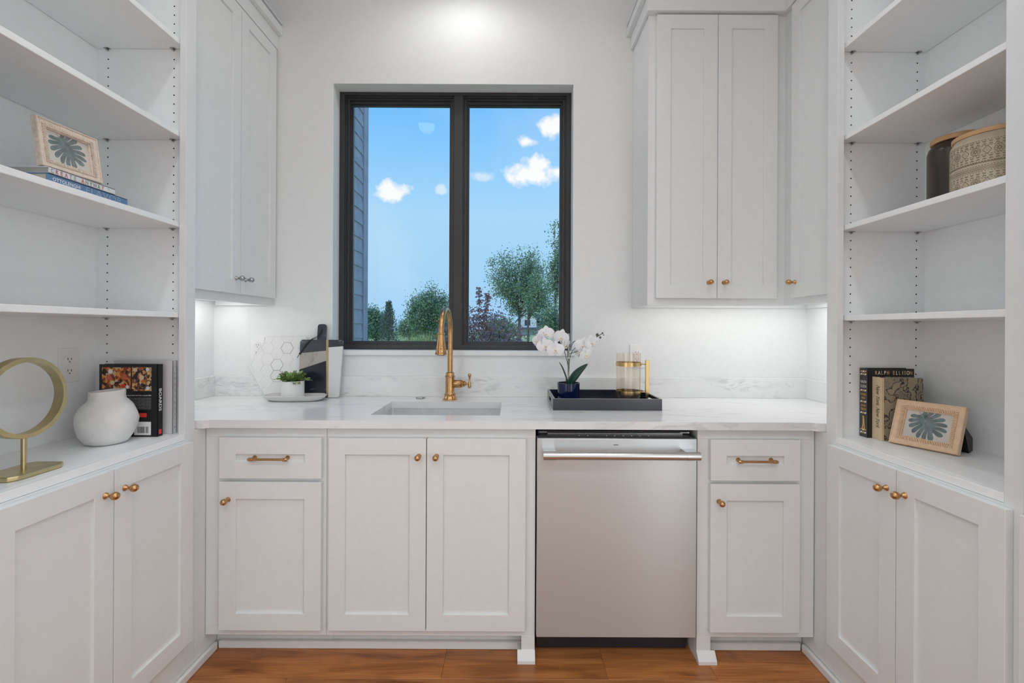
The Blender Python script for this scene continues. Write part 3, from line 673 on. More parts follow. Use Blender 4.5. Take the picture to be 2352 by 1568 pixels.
# next cabinet toward the camera on the right, only its edge is in view
TC = thing('tall_cabinet', 'edge of a tall white cabinet beside the right bookcase, at the right border', 'cabinet', (1.33, .78, 0))
T = rel(TC)
MB(T).box(1.158, .55, 0, WR - .001, 1.0415, 2.95).build('body', M_cab, TC, bevel=.001)
door(T @ TOLEFT(1.158, 1.034, .135), .46, .7146, TC); door(T @ TOLEFT(1.158, 1.020, .90), .45, 1.9, TC)
# plain end of the run on the left is a wall return (behind the frame edge)
struct(MB().box(WL, .90, 0, -1.166, .929, 2.95).build('trim_3', M_cab))

# ------------------------------------------------------------------ OUTLETS
def outlet(M, label, decora=False):
    o = thing('wall_outlet', label, 'outlet', M.translation, group='white wall outlets'); Mr = M.copy(); Mr.translation = (0, 0, 0)
    MB(Mr).box(-.0355, -.0585, 0, .0355, .0585, .0055).build('cover_plate', M_plate, o, bevel=.0015)
    if decora:
        MB(Mr).box(-.0165, -.0335, .0055, .0165, .0335, .0068).build('socket_face', M_plate, o, bevel=.0006)
    for s in (-1, 1):
        if not decora:
            f = MB(Mr).prism([(.0165 * math.cos(a) , s * .0195 + max(-.0135, min(.0135, .0175 * math.sin(a)))) for a in [i * PI / 12 for i in range(24)]], .0055, .0072).build('socket_face', M_plate, o, bevel=.0005)
        q = MB(Mr); c = s * (.0195 if not decora else .0165)
        q.box(-.0072, c - .002, .007, -.0052, c + .0055, .0077).box(.0052, c - .002, .007, .0072, c + .0055, .0077).lathe([(.0022, 0), (.0022, .0007), (0, .0007)], 10, Matrix.Translation((0, c - .008, .007)))
        q.build('socket_slot', M_slot, o)
    MB(Mr).lathe([(.003, .0055), (.0028, .0065), (0, .0068)], 12).build('screw', M_plate, o, smooth=True) if not decora else None
outlet(FRONT(.639, WB, 1.124), 'white outlet on the back wall behind the glass carafe', True)
outlet(FRONT(-1.292, WB, 1.150), 'white outlet on the back wall half hidden by the hexagonal board')
outlet(TORIGHT(WL + .007, 1.570, 1.129), 'white duplex outlet on the left bookcase back panel beside the gold ring')

# ------------------------------------------------------------------ PROPS: left ledge
rg = thing('ring_sculpture', 'brass ring sculpture on a chamfered base, on the left bookcase ledge', 'ornament', (-1.262, 1.195, LZ + .0005))
oc = [(.048, -.055), (.048, .052), (.036, .070), (-.036, .070), (-.048, .052), (-.048, -.055), (-.036, -.073), (.036, -.073)]
MB().prism(oc, 0, .0125).build('base', M_brass2, rg, bevel=.003, seg=3)
MB().tube([(0, 0, .0125), (0, 0, .096)], .0058, 16).build('stem', M_brass2, rg, smooth=True)
rr = MB(); n = 72; ro, ri, hw = .104, .0925, .0135; loops = []
for i in range(n):
    a = 2 * PI * i / n; c_, s_ = math.cos(a), math.sin(a)
    loops.append([(x, r * c_, .196 + r * s_) for x, r in ((-hw, ri), (hw, ri), (hw, ro - .001), (hw - .001, ro), (-hw + .001, ro), (-hw, ro - .001))])
vs_ = [p for l in loops for p in l]; fs = [(i * 6 + k, i * 6 + (k + 1) % 6, ((i + 1) % n) * 6 + (k + 1) % 6, ((i + 1) % n) * 6 + k) for i in range(n) for k in range(6)]
rr.add(vs_, fs).build('ring', M_brass2, rg, smooth=True, ang=30)

vz = thing('vase', 'squat rough white ceramic vase in front of the black cookbook', 'vase', (-1.324, 1.512, LZ + .0005))
prof = [(0, 0), (.045, 0), (.056, .006), (.070, .028), (.079, .058), (.0815, .078), (.079, .097), (.068, .122), (.057, .135), (.0495, .142), (.0470, .150), (.0475, .166), (.0465, .172), (.042, .172), (.041, .160), (.045, .140), (.06, .12), (.07, .07), (.05, .02), (0, .015)]
v_ = MB().lathe(prof, 64, cap=False)
v_.v = [(x * (1 + .018 * math.sin(5 * math.atan2(y, x) + z * 60) + .012 * math.sin(11 * math.atan2(y, x) - z * 90)), y * (1 + .018 * math.sin(5 * math.atan2(y, x) + z * 60) + .012 * math.sin(11 * math.atan2(y, x) - z * 90)), z + (.003 * math.sin(math.atan2(y, x) + 1) if z > .1 else 0)) for x, y, z in v_.v]
tag(v_.build('vase_body', M_white_cer, smooth=True, ang=80, loc=vz.location), vz['label'], 'vase').name = 'vase'; bpy.data.objects.remove(vz)

def book(name, label, cat_loc, dims, cover, page=M_page, spine_side='+x', group=None, t=.0025, over=.003, rz=0, flat=False):
    """closed book. local x: from fore edge to spine, y: thickness, z: height; spine at +x or -x"""
    w, th, h = dims; r = thing(name, label, 'book', cat_loc, rz, group)
    sgn = 1 if spine_side == '+x' else -1
    b = MB(); 
    b.box(-w / 2, 0, 0, w / 2, t, h).box(-w / 2, th - t, 0, w / 2, th, h)
    b.box(sgn * (w / 2 - t), 0, 0, sgn * w / 2, th, h)
    b.build('cover', cover, r, bevel=.0006)
    MB().box(-w / 2 + over, t, over, w / 2 - over, th - t, h - over).build('page_block', page, r)
    return r
# local frame for printing: front face (-Y) of a standing book, and spine
b1 = book('book', 'black cookbook with food photos standing behind the white vase', (-1.3275, 1.600, LZ + .0005), (.203, .024, .251), M_blackb, group='books on the left bookcase ledge')
P1 = FRONT(0, 0, 0)
MB().box(-.091, -.0006, .166, .008, 0, .240).build('food_photo', M_food1, b1)
MB().box(.013, -.0006, .159, .080, 0, .241).build('food_photo', M_food2, b1)
for x_, z_, r_, m_q in ((-.062, .226, .008, M_ltext), (-.068, .205, .009, M_rtext), (-.055, .187, .0075, M_cream), (-.012, .207, .008, M_rtext), (-.018, .176, .0075, M_redlab), (-.003, .173, .006, M_ltext), (.024, .232, .007, M_cream), (.067, .234, .0065, M_whiteb), (.046, .205, .0085, M_cream), (.068, .168, .007, M_whiteb)):
    MB(FRONT(x_, -.0006, z_)).lathe([(r_, 0), (r_, .0003), (0, .0003)], 14).build('printed_bowl', m_q, b1)
text('...having people over into a casual affair', P1 @ Matrix.Translation((.033, .143, 0)), .01, M_ltext, b1, 'blurb_heading', width=.095, bold=.01)
for i in range(8):
    text(R.choice(('boards for every season and every reason to gather', 'a new way to share simple ingredients with friends', 'sweet and savory spreads for casual entertaining')), P1 @ Matrix.Translation((.040, .1335 - .0052 * i, 0)), .004, M_ltext, b1, 'blurb_line', width=.078, height=.0028)
MB().box(.030, -.0008, .068, .064, 0, .082).build('red_label', M_redlab, b1)
MB().box(.0215, -.0008, .006, .079, 0, .052).build('barcode_panel', M_ltext, b1)
bc = MB(); xx = .033
while xx < .071:
    w_ = R.choice((.0006, .0010, .0015)); 
    if not .057 < xx < .060: bc.box(xx, -.0011, .013, xx + w_, -.0008, .035)
    xx += w_ + R.choice((.0007, .001, .0013))
bc.build('barcode', M_btext, b1)['kind'] = 'stuff'
S1 = frame_M((.1015, .012, 0), (0, 0, -1), (0, 1, 0), (1, 0, 0))     # text runs down the spine
text('BOARDS', S1 @ Matrix.Translation((-.127, 0, .0002)), .02, M_ltext, b1, 'spine_title', width=.078, height=.0125, bold=.02)
MB().box(.1015, .006, .008, .1021, .018, .024).build('red_label', M_redlab, b1)
b2 = book('book', 'white book with grey spine letters between black cookbook and bookcase side', (-1.314, 1.6475, LZ + .0005), (.212, .019, .261), M_whiteb, group='books on the left bookcase ledge')
for i, ch in enumerate('HARVEST'):
    text(ch, frame_M((.1063, .0095, .196 - i * .0215), (0, 1, 0), (0, 0, 1), (1, 0, 0)), .011, M_gtext, b2, 'spine_letter', height=.011)
MB().box(.106, .004, .240, .1064, .015, .241).box(.106, .004, .214, .1064, .015, .215).box(.106, .004, .05, .1064, .015, .051).build('spine_rule', M_gtext, b2)
MB(frame_M((.1062, .0095, .022), (0, 1, 0), (0, 0, 1), (1, 0, 0))).lathe([(.004, 0), (.004, .0003), (.0028, .0003), (.0028, 0)], 14, cap=False).build('spine_mark', M_gtext, b2)

# ------------------------------------------------------------------ left shelf: flat books and a leaning frame
def flatbook(label, x_spine, y0, y1, z, th, depth, cover, page=M_page, group=None):
    r = thing('book', label, 'book', (x_spine - depth / 2, (y0 + y1) / 2, z), 0, group); L = y1 - y0
    b = MB(); t = .0025
    b.box(-depth / 2, -L / 2, 0, depth / 2, L / 2, t).box(-depth / 2, -L / 2, th - t, depth / 2, L / 2, th).box(depth / 2 - t, -L / 2, 0, depth / 2, L / 2, th)
    b.build('cover', cover, r, bevel=.0006)
    MB().box(-depth / 2 + .003, -L / 2 + .003, t, depth / 2 - .003, L / 2 - .003, th - t).build('page_block', page, r)
    return r
SZ = 1.636
f1 = flatbook('blue cookbook lying flat on the left shelf under the white book', -1.213, 1.2025, 1.455, SZ + .0004, .0255, .19, M_blueb, group='books lying on the left shelf')
SP = frame_M((.0952, 0, 0), (0, 1, 0), (0, 0, 1), (1, 0, 0))
text('OTTOLENGHI', SP @ Matrix.Translation((-.072, .0135, 0)), .01, M_ltext, f1, 'spine_author', width=.078, height=.0095, bold=.012)
text('FLAVOR', SP @ Matrix.Translation((.045, .0128, 0)), .01, mat('print_pale_blue', (.30, .38, .48), .6), f1, 'spine_title', width=.120, height=.018, bold=-.012)
f2 = flatbook('white book with multicoloured spine letters on top of the blue cookbook', -1.213, 1.208, 1.410, SZ + .0262, .0180, .19, M_whiteb, mat('grey_pages', (.45, .44, .41), .8), group='books lying on the left shelf')
xx = -.092
for w_, cols in (('CREATE', (M_gtext, M_rtext, M_rtext, M_rtext, M_gtext, M_gtext)), ('ANYWAY', (M_rtext, M_gtext, M_grtext, M_gtext, M_grtext, M_rtext))):
    for ch, cm in zip(w_, cols):
        text(ch, SP @ Matrix.Translation((xx, .0088, 0)), .0125, cm, f2, 'spine_letter', height=.0115, bold=.02); xx += .0127
    xx += .010
MB().box(.0951, .076, .006, .0954, .0765, .016).box(.0951, .080, .008, .0954, .0805, .018).build('spine_mark', M_gtext, f2)

def clip(poly, inside, inter):
    out = []
    for i, p in enumerate(poly):
        q = poly[(i + 1) % len(poly)]
        if inside(p): out.append(p)
        if inside(p) != inside(q): out.append(inter(p, q))
    return out
def clip_convex(poly, hull):
    for i, a in enumerate(hull):
        b = hull[(i + 1) % len(hull)]
        def sd(p): return (b[0] - a[0]) * (p[1] - a[1]) - (b[1] - a[1]) * (p[0] - a[0])
        def it(p, q):
            s, t = sd(p), sd(q); k = s / (s - t); return (p[0] + (q[0] - p[0]) * k, p[1] + (q[1] - p[1]) * k)
        poly = clip(poly, lambda p: sd(p) >= 0, it)
        if not poly: return []
    return poly
def monstera(mb, w, h):
    """leaf print: stem from the top left, split fingers along both sides of the rib, tip at the lower right"""
    A = Vector((-.21 * w, .44 * h)); B = Vector((.20 * w, -.34 * h)); ax = B - A; L = ax.length; d = ax / L; nn = Vector((-d.y, d.x))
    box = [(-w / 2, -h / 2), (w / 2, -h / 2), (w / 2, h / 2), (-w / 2, h / 2)]
    def put(poly):
        q = clip_convex([(p.x, p.y) for p in poly], box)
        if len(q) > 2: mb.prism(q, 0, .0003)
    G = lambda u, v: A + d * (u * L) + nn * (v * L)
    def M_(t, sd): return (.50 - .60 * math.cos(PI * t), sd * .56 * math.sin(PI * t) ** .7)
    def pt(t, q, sd):
        m = M_(t, sd); r = .02 + .80 * t
        return G(r + (m[0] - r) * q ** 1.7, m[1] * q ** .92)
    N = 7
    for sd in (-1, 1):
        for i in range(N):
            t0, t1 = .06 + i * .94 / N, .06 + (i + 1) * .94 / N; e_ = []; f_ = []
            for k in range(9):
                q = .28 + .72 * k / 8; g = .013 * max(0, (q - .28)) ** .5 * 1.5 + (.022 if k == 8 else .008 if k == 7 else 0)
                e_.append(pt(t0 + g, q, sd)); f_.append(pt(t1 - g, q, sd))
            tip = pt((t0 + t1) / 2, 1.04, sd)
            poly = e_ + [tip] + f_[::-1]
            for k in range(8): put([e_[k], e_[k + 1], f_[k + 1], f_[k]])
            put([e_[8], tip, f_[8]])
        core = [G(0, 0)] + [pt(.06 + .94 * k / 14, .30, sd) for k in range(15)] + [G(.95, 0)]
        for k in range(1, 15): put([G(.02 + .80 * (.06 + .94 * (k - 1) / 14), 0), core[k], core[k + 1], G(.02 + .80 * (.06 + .94 * k / 14), 0)])
    return mb
def photo_frame(label, base, rz, lean, w, h, bw, m_f, easel=False, group=None):
    """landscape frame; local x along the width, y away from the viewer, z up"""
    r = thing('picture_frame', label, 'picture frame', base, rz, group)
    Ln = Matrix.Rotation(-lean, 4, 'X'); FM = Ln @ frame_M((0, 0, 0), (1, 0, 0), (0, 0, 1), (0, -1, 0))
    th = .016; x0, z0, x1, z1 = -w / 2, 0, w / 2, h
    f = MB(FM).ring((x0, z0, x1, z1), (x0 + bw, z0 + bw, x1 - bw, z1 - bw), 0, th, ci=th - .004)
    f.ring((x0 + .001, z0 + .001, x1 - .001, z1 - .001), (x0 + .004, z0 + .004, x1 - .004, z1 - .004), th, th + .0015)
    f.build('moulding', m_f, r, bevel=.001)
    q = MB(FM); a = bw * .56; c = bw * .92; st = .0042
    k = int((w - 2 * c) / st)
    for i in range(k):
        x = x0 + c + (i + .5) * (w - 2 * c) / k
        for zz0, zz1 in ((z0 + a, z0 + c), (z1 - c, z1 - a)): q.box(x - .0013, zz0, th - .004, x + .0013, zz1, th + .0008)
    k = int((h - 2 * a) / st)
    for i in range(k):
        z = z0 + a + (i + .5) * (h - 2 * a) / k
        for xx0, xx1 in ((x0 + a, x0 + c), (x1 - c, x1 - a)): q.box(xx0, z - .0013, th - .004, xx1, z + .0013, th + .0008)
    q.build('carved_flutes', m_f, r)['kind'] = 'stuff'
    iw, ih = w - 2 * bw, h - 2 * bw
    p = MB(FM).box(x0 + bw - .002, z0 + bw - .002, .004, x1 - bw + .002, z1 - bw + .002, .006).build('print', M_paper, r)
    monstera(MB(FM @ Matrix.Translation((0, h / 2, .0061))), iw * .98, ih * .98).build('leaf_motif', M_mon, p)
    MB(FM @ Matrix.Translation((0, h / 2, .0065))).prism([(-.235 * iw, .485 * ih), (-.215 * iw, .487 * ih), (.135 * iw, -.20 * ih)], 0, .0002).build('leaf_rib', mat('print_rib', (.34, .38, .37), .7), p)
    MB(FM).box(x0 + bw - .001, z0 + bw - .001, .0072, x1 - bw + .001, z1 - bw + .001, .0082).build('glass', M_pglass, r)
    MB(FM).box(x0 + .006, z0 + .006, -.003, x1 - .006, z1 - .006, .0035).build('backing', M_black, r)
    if easel:
        MB().prism([(.040, .082), (.050, .082), (.092, .046), (.092, .006), (.070, .0)], w * .5 - .050, w * .5 - .008, frame_M((0, 0, 0), (0, 1, 0), (0, 0, 1), (1, 0, 0))).build('easel_back', M_black, r)
    return r
# left: faces +X. local x runs along +Y
photo_frame('whitewashed carved photo frame with leaf print, leaning on the stacked books', (-1.236, 1.288, SZ + .0448), math.radians(84), math.radians(9), .162, .134, .024, M_frame2, group='carved leaf print frames')

# ------------------------------------------------------------------ right ledge: books, frame
b3 = book('book', 'black book with gold and white checks standing next to the cream book', (1.345, 1.6355, LZ + .0005), (.165, .036, .245), M_blackb, spine_side='-x', group='books on the right bookcase ledge')
xx = -.052
for i, ch in enumerate('RALPH ELLISON'):
    if ch != ' ': text(ch, P1 @ Matrix.Translation((xx, .2305, 0)), .013, (M_gotext, M_ltext, M_gotext, M_ltext)[i % 4], b3, 'cover_letter', height=.014, bold=.02)
    xx += .0104 if ch != 'I' else .0085
SPL = frame_M((-.0826, .018, 0), (0, -1, 0), (0, 0, 1), (-1, 0, 0))
MB().box(-.083, .0, .0, -.0824, .036, .245).build('spine_panel', M_spinegrey, b3)
SPL = frame_M((-.0832, .018, 0), (0, -1, 0), (0, 0, 1), (-1, 0, 0))
for s_, z_, m_, h_ in (('RALPH', .197, M_ltext, .010), ('ELLISON', .181, M_ltext, .010), ('INVISIBLE', .152, M_gotext, .009), ('MAN', .139, M_gotext, .009), ('JUNE-', .111, M_gotext, .009), ('TEENTH', .099, M_gotext, .009)):
    text(s_, SPL @ Matrix.Translation((0, z_, 0)), .01, m_, b3, 'spine_lettering', width=.026 if len(s_) > 3 else .016, height=h_, bold=.01)
for z_, nr in ((.222, 2), (.164, 1), (.124, 1), (.084, 1), (.014, 2)):
    for rr_ in range(nr):
        for i in range(3):
            x = -.014 + i * .0095; zz = z_ + rr_ * .010
            MB(SPL).prism([(x, zz - .002), (x + .008, zz + .0005), (x + .008, zz + .006), (x, zz + .0035)], 0, .0003).build('check_mark', M_gotext if (i + rr_) % 2 else M_ltext, b3)
# small walking figure on the spine
MB(SPL).prism([(.004 * math.cos(a), .071 + .0045 * math.sin(a)) for a in [i * PI / 6 for i in range(12)]], 0, .0003).prism([(-.003, .066), (.004, .066), (.006, .046), (-.003, .046)], 0, .0003).prism([(-.003, .047), (.001, .047), (-.003, .026), (-.009, .024)], 0, .0003).prism([(.001, .047), (.006, .047), (.008, .024), (.003, .024)], 0, .0003).build('spine_figure', M_gotext, b3)
b4 = book('book', 'thick cream cloth book with map cover standing behind the leaning frame', (1.350, 1.590, LZ + .0005), (.140, .044, .217), M_map, spine_side='-x', group='books on the right bookcase ledge')
MB().box(-.0712, -.0006, 0, -.0695, .0446, .2175).box(-.0712, -.0007, 0, -.066, 0, .2175).build('cloth_spine', M_cream, b4)
text('New York, New York', frame_M((-.0715, .020, .115), (0, 0, -1), (0, -1, 0), (-1, 0, 0)), .01, M_btext, b4, 'spine_script', width=.150, height=.018, shear=.55)
_fx, _fy = (1.290 + 1.362) / 2, (1.566 + 1.400) / 2
photo_frame('honey coloured carved photo frame with leaf print, leaning back beside two books', (_fx, _fy, LZ + .0008), math.atan2(1.400 - 1.566, 1.362 - 1.290), math.radians(20), .183, .150, .030, M_frame, easel=True, group='carved leaf print frames')

# ------------------------------------------------------------------ right shelf: canisters
cb = thing('canister', 'dark brown glazed canister with wooden lid, behind the patterned one', 'canister', (1.402, 1.455, SZ + .0005), group='lidded canisters')
MB().lathe([(0, 0), (.066, 0), (.071, .006), (.072, .02), (.072, .186), (.068, .202), (.060, .212), (.057, .216), (0, .216)], 48).build('body', M_brown, cb, smooth=True, ang=40)
MB().lathe([(0, .2165), (.0625, .2165), (.064, .219), (.064, .230), (.062, .232), (0, .232)], 48).build('lid', M_lid, cb, smooth=True, ang=40)
cp = thing('canister', 'cream canister carved with bands of diamonds, wooden lid, on right shelf', 'canister', (1.347, 1.295, SZ + .0005), group='lidded canisters')
MB().lathe([(0, 0), (.082, 0), (.0865, .006), (.088, .02), (.088, .140), (.0872, .147), (.084, .154), (.081, .158), (.0805, .162), (0, .162)], 64).build('body', M_beige, cp, smooth=True, ang=40)
MB().lathe([(0, .1625), (.083, .1625), (.0842, .165), (.0842, .173), (.082, .175), (0, .175)], 48).build('lid', M_lid, cp, smooth=True, ang=40)
MB().box(-.012, -.02, .1752, .004, -.004, .1785).build('lid_knob', M_white_cer, cp)
ln = MB(); rc = .0883
def cyl(a, z): return (rc * math.cos(a), rc * math.sin(a), z)
def stroke(pts, w=.0010):
    for (a0, z0), (a1, z1) in zip(pts, pts[1:]):
        du = Vector(((a1 - a0) * rc, z1 - z0)); 
        if du.length < 1e-6: continue
        nn = Vector((-du.y, du.x)).normalized() * w / 2
        q = [(a0 + nn.x / rc, z0 + nn.y), (a0 - nn.x / rc, z0 - nn.y), (a1 - nn.x / rc, z1 - nn.y), (a1 + nn.x / rc, z1 + nn.y)]
        ln.add([cyl(*p) for p in q], [(0, 1, 2, 3)])
A0, A1 = math.radians(120), math.radians(300)      # the half that can be seen from the room
def band(z0):
    n = 12; da = (A1 - A0) / n
    for i in range(n):
        a = A0 + (i + .5) * da
        if i % 2 == 0:
            stroke([(a - .10, z0), (a, z0 + .011), (a + .10, z0), (a, z0 - .011), (a - .10, z0)])
            for u, v in ((0, 0), (.035, 0), (-.035, 0), (0, .004), (0, -.004)): stroke([(a + u - .006, z0 + v), (a + u + .006, z0 + v)], .0012)
        else:
            for rad in (.0105, .0085): stroke([(a + rad / rc * math.cos(t * PI / 8), z0 + rad * math.sin(t * PI / 8)) for t in range(17)], .0007)
            for t in range(8): stroke([(a + .002 / rc * math.cos(t * PI / 4), z0 + .002 * math.sin(t * PI / 4)), (a + .0065 / rc * math.cos(t * PI / 4), z0 + .0065 * math.sin(t * PI / 4))], .0016)
def crosses(z0, h=.0065):
    n = 22; da = (A1 - A0) / n
    for i in range(n):
        a = A0 + (i + .5) * da
        for u, v in ((1, 1), (1, -1), (-1, 1), (-1, -1)): stroke([(a + u * .010, z0 + v * h * .25), (a + u * .040, z0 + v * h)], .0012)
        stroke([(a, z0 + h * .4), (a, z0 + h)], .001); stroke([(a, z0 - h * .4), (a, z0 - h)], .001)
def dashes(z0, n=46, w=.0012):
    da = (A1 - A0) / n
    for i in range(n): stroke([(A0 + i * da, z0), (A0 + (i + .6) * da, z0)], w)
def teeth(z0, n=60):
    da = (A1 - A0) / n
    for i in range(n): stroke([(A0 + i * da, z0), (A0 + (i + .5) * da, z0 + .003), (A0 + (i + 1) * da, z0)], .0008)
for z0 in (.026, .112): band(z0)
for z0 in (.046, .006 + .004, .092, .131): crosses(z0, .0055)
for z0 in (.0375, .056, .072, .083, .1005, .1235, .1395): dashes(z0)
for z0 in (.062, .078, .066): teeth(z0)
stroke([(A0 + (A1 - A0) * i / 60, .060) for i in range(61)]); stroke([(A0 + (A1 - A0) * i / 60, .0815) for i in range(61)])
ln.build('carved_pattern', M_beiged, cp)['kind'] = 'stuff'

# ------------------------------------------------------------------ counter left: boards, dish, potted plant
hx = thing('hexagon_board', 'white marble board of hexagon tiles leaning on the back wall', 'board', (-1.136, 2.316, CT + .0005))
HL = Matrix.Rotation(math.radians(-3.5), 4, 'X') @ frame_M((0, 0, 0), (1, 0, 0), (0, 0, 1), (0, -1, 0))
hw, hh, ht = .190, .150, .097
hull = [(ht, 0), (hw, hh), (ht, 2 * hh), (-ht, 2 * hh), (-hw, hh), (-ht, 0)]
MB(HL).prism(hull, -.007, .0045).build('backing', M_tilem, hx, bevel=.001)
s_ = .0325; c0 = (-.012 + .018, .2425)
hin = [(x * .988, hh + (y - hh) * .988) for x, y in hull]
for i in range(-5, 6):
    for j in range(-7, 5):
        cx = c0[0] + i * s_ * 1.5; cz = c0[1] + j * s_ * 1.732 + (s_ * .866 if i % 2 else 0)
        pl = clip_convex([(cx + (s_ - .0003) * math.cos(k * PI / 3), cz + (s_ - .0003) * math.sin(k * PI / 3)) for k in range(6)], hin)
        if len(pl) < 3: continue
        ar = abs(sum(pl[k][0] * pl[(k + 1) % len(pl)][1] - pl[(k + 1) % len(pl)][0] * pl[k][1] for k in range(len(pl)))) / 2
        if ar < 1e-5: continue
        tl = MB(HL).prism(pl, .0046, .0056 + .0002 * ((i + j) % 2)).build('tile', M_tilem, hx, bevel=.0002, seg=1)
        if (i, j) in ((0, 0), (-1, -2), (-1, -3), (-1, -5)) and len(pl) >= 4:
            mb = MB(HL); n = len(pl); ctr = (sum(p[0] for p in pl) / n, sum(p[1] for p in pl) / n)
            for k in range(n):
                a, b_ = pl[k], pl[(k + 1) % n]
                ii = lambda p: (ctr[0] + (p[0] - ctr[0]) * .95, ctr[1] + (p[1] - ctr[1]) * .95)
                mb.prism([a, b_, ii(b_), ii(a)], .0046, .0062)
            mb.build('metal_inlay', mat('grey_inlay', (.36, .36, .37), .4), tl)

bd = thing('serving_board', 'black, grey and white marble serving board with brass strip and black cord', 'board', (-.950, 2.281, CT + .0015))
BLn = Matrix.Rotation(math.radians(-7.0), 4, 'X') @ frame_M((0, 0, 0), (1, 0, 0), (0, 0, 1), (0, -1, 0))
def rr2(x0, y0, x1, y1, r): return rrect(x0, y0, x1, y1, r, 6)
bh = .286
arc = lambda cx, cy, r, a0: [(cx + r * math.cos(math.radians(a0 + 15 * i)), cy + r * math.sin(math.radians(a0 + 15 * i))) for i in range(7)]
outl = arc(-.088, .012, .012, 180) + arc(.088, .012, .012, 270) + arc(.0935, bh - .014, .014, 0) + arc(-.0935, bh - .014, .014, 90)
conv = outl
gl = lambda z: .022 + (bh - z) * .060 + 0.0     # left edge of the brass strip
gold = [(gl(0) , -.01), (gl(0) + .0085, -.01), (gl(bh) + .012, bh + .01), (gl(bh), bh + .01)]
def cpoly(p): return clip_convex(p, conv)
lft = [(-.2, -.01), (gl(0), -.01), (gl(bh), bh + .01), (-.2, bh + .01)]
rgt = [(gl(0) + .0085, -.01), (.2, -.01), (.2, bh + .01), (gl(bh) + .012, bh + .01)]
def piece(region, cut, m, nm, lab=None):
    p = clip_convex(clip_convex(cut, region), conv)
    o = MB(BLn).prism(p, -.006, .006).build(nm, m, bd, bevel=.0006, seg=1)
    if lab: o['label'] = lab
zA = lambda x: .218 + (x + .107) * .10      # underside of the dark top piece
zB = lambda x: .135 + (x + .107) * .34      # underside of the grey band
piece(lft, [(-.2, zA(-.2)), (.2, zA(.2)), (.2, .4), (-.2, .4)], M_dmar, 'marble_piece', 'dark slate marble piece')
piece(lft, [(-.2, zB(-.2)), (.2, zB(.2)), (.2, zA(.2)), (-.2, zA(-.2))], M_gmar, 'marble_piece', 'striped grey marble band')
piece(lft, [(-.2, -.1), (.2, -.1), (.2, zB(.2)), (-.2, zB(-.2))], M_bmar, 'marble_piece', 'black veined marble piece')
piece(rgt, [(-.2, .228), (.2, .262), (.2, .4), (-.2, .4)], M_dmar, 'marble_piece', 'slate marble corner')
piece(rgt, [(-.2, -.1), (.2, -.1), (.2, .262), (-.2, .228)], M_wmar, 'marble_piece', 'pale marble side')
g_ = clip_convex(gold, conv); MB(BLn).prism(g_, -.0062, .0064).build('brass_strip', M_gold, bd)
hnd = [(-.022, bh - .0), (.022, bh - .0)] + [(.022 - .013 + .013 * math.cos(a), .352 + .013 * math.sin(a)) for a in [i * PI / 12 for i in range(7)]] + [(-.022 + .013 + .013 * math.cos(a), .352 + .013 * math.sin(a)) for a in [PI / 2 + i * PI / 12 for i in range(7)]]
hnd = [(x - .002, y) for x, y in hnd]
MB(BLn).prism(hnd, -.006, .006).build('handle', M_dmar, bd, bevel=.0012)
MB(BLn).lathe([(.0055, .0062), (.0055, .0068), (0, .0068)], 16, Matrix.Translation((-.002, .334, 0))).build('hole', M_black, bd)
cpts = [(-.002, .334, .007), (-.010, .318, .011), (-.020, .302, .013), (-.045, .290, .012), (-.060, .278, .011), (-.075, .255, .010), (-.092, .232, .010), (-.104, .216, .010), (-.112, .200, .012), (-.113, .196, .012)]
cpt2 = [(-.002, .334, .007), (-.004, .316, .012), (-.012, .298, .014), (-.030, .290, .014), (-.055, .284, .012), (-.078, .262, .011), (-.090, .240, .011), (-.100, .222, .010), (-.104, .212, .010)]
MB(BLn).tube(cpts, .0017, 6).tube(cpt2, .0017, 6).lathe([(0, -.005), (.005, -.003), (.005, .003), (0, .005)], 8, Matrix.Translation((-.102, .216, .011))).build('cord', M_cord, bd, smooth=True)

ds = thing('dish', 'oval grey glazed dish on the worktop holding the small potted plant', 'dish', (-1.028, 2.196, CT + .0004))
d_ = MB(); n = 48; Ls = []
for k, (sc_, z) in enumerate(((.60, 0), (.80, .0015), (.93, .012), (1.0, .025), (.975, .0265), (.90, .014), (.78, .0045), (.6, .003))):
    Ls.append([(sc_ * .148 * math.copysign(abs(math.cos(2 * PI * i / n)) ** .85, math.cos(2 * PI * i / n)), sc_ * .068 * math.copysign(abs(math.sin(2 * PI * i / n)) ** .85, math.sin(2 * PI * i / n)) * (1 + .06 * math.sin(2 * PI * i / n * 2)), z + (.0015 * math.sin(6 * PI * i / n) if z > .01 else 0)) for i in range(n)])
loft(d_, Ls, True, True); d_.build('dish_body', M_plate_g, smooth=True, ang=60)
o_ = bpy.data.objects['dish_body']; o_.location = ds.location; lab_ = ds['label']; bpy.data.objects.remove(ds); o_.name = 'dish'; tag(o_, lab_, 'dish')
pp = thing('potted_plant', 'small green succulent in a ribbed white pot standing on the grey dish', 'plant', (-1.040, 2.198, CT + .0055))
pr = [(0, 0), (.050, 0)]
for i in range(20): z = .003 + i * .0042; pr += [(.0500, z), (.0509, z + .002)]
pr += [(.0505, .088), (.047, .088), (.047, .078), (0, .078)]
MB().lathe(pr, 40).build('pot', M_pot, pp, smooth=True, ang=60)
MB().lathe([(.0468, .0782), (0, .081)], 20).build('soil', M_soil, pp)
rp = random.Random(5)
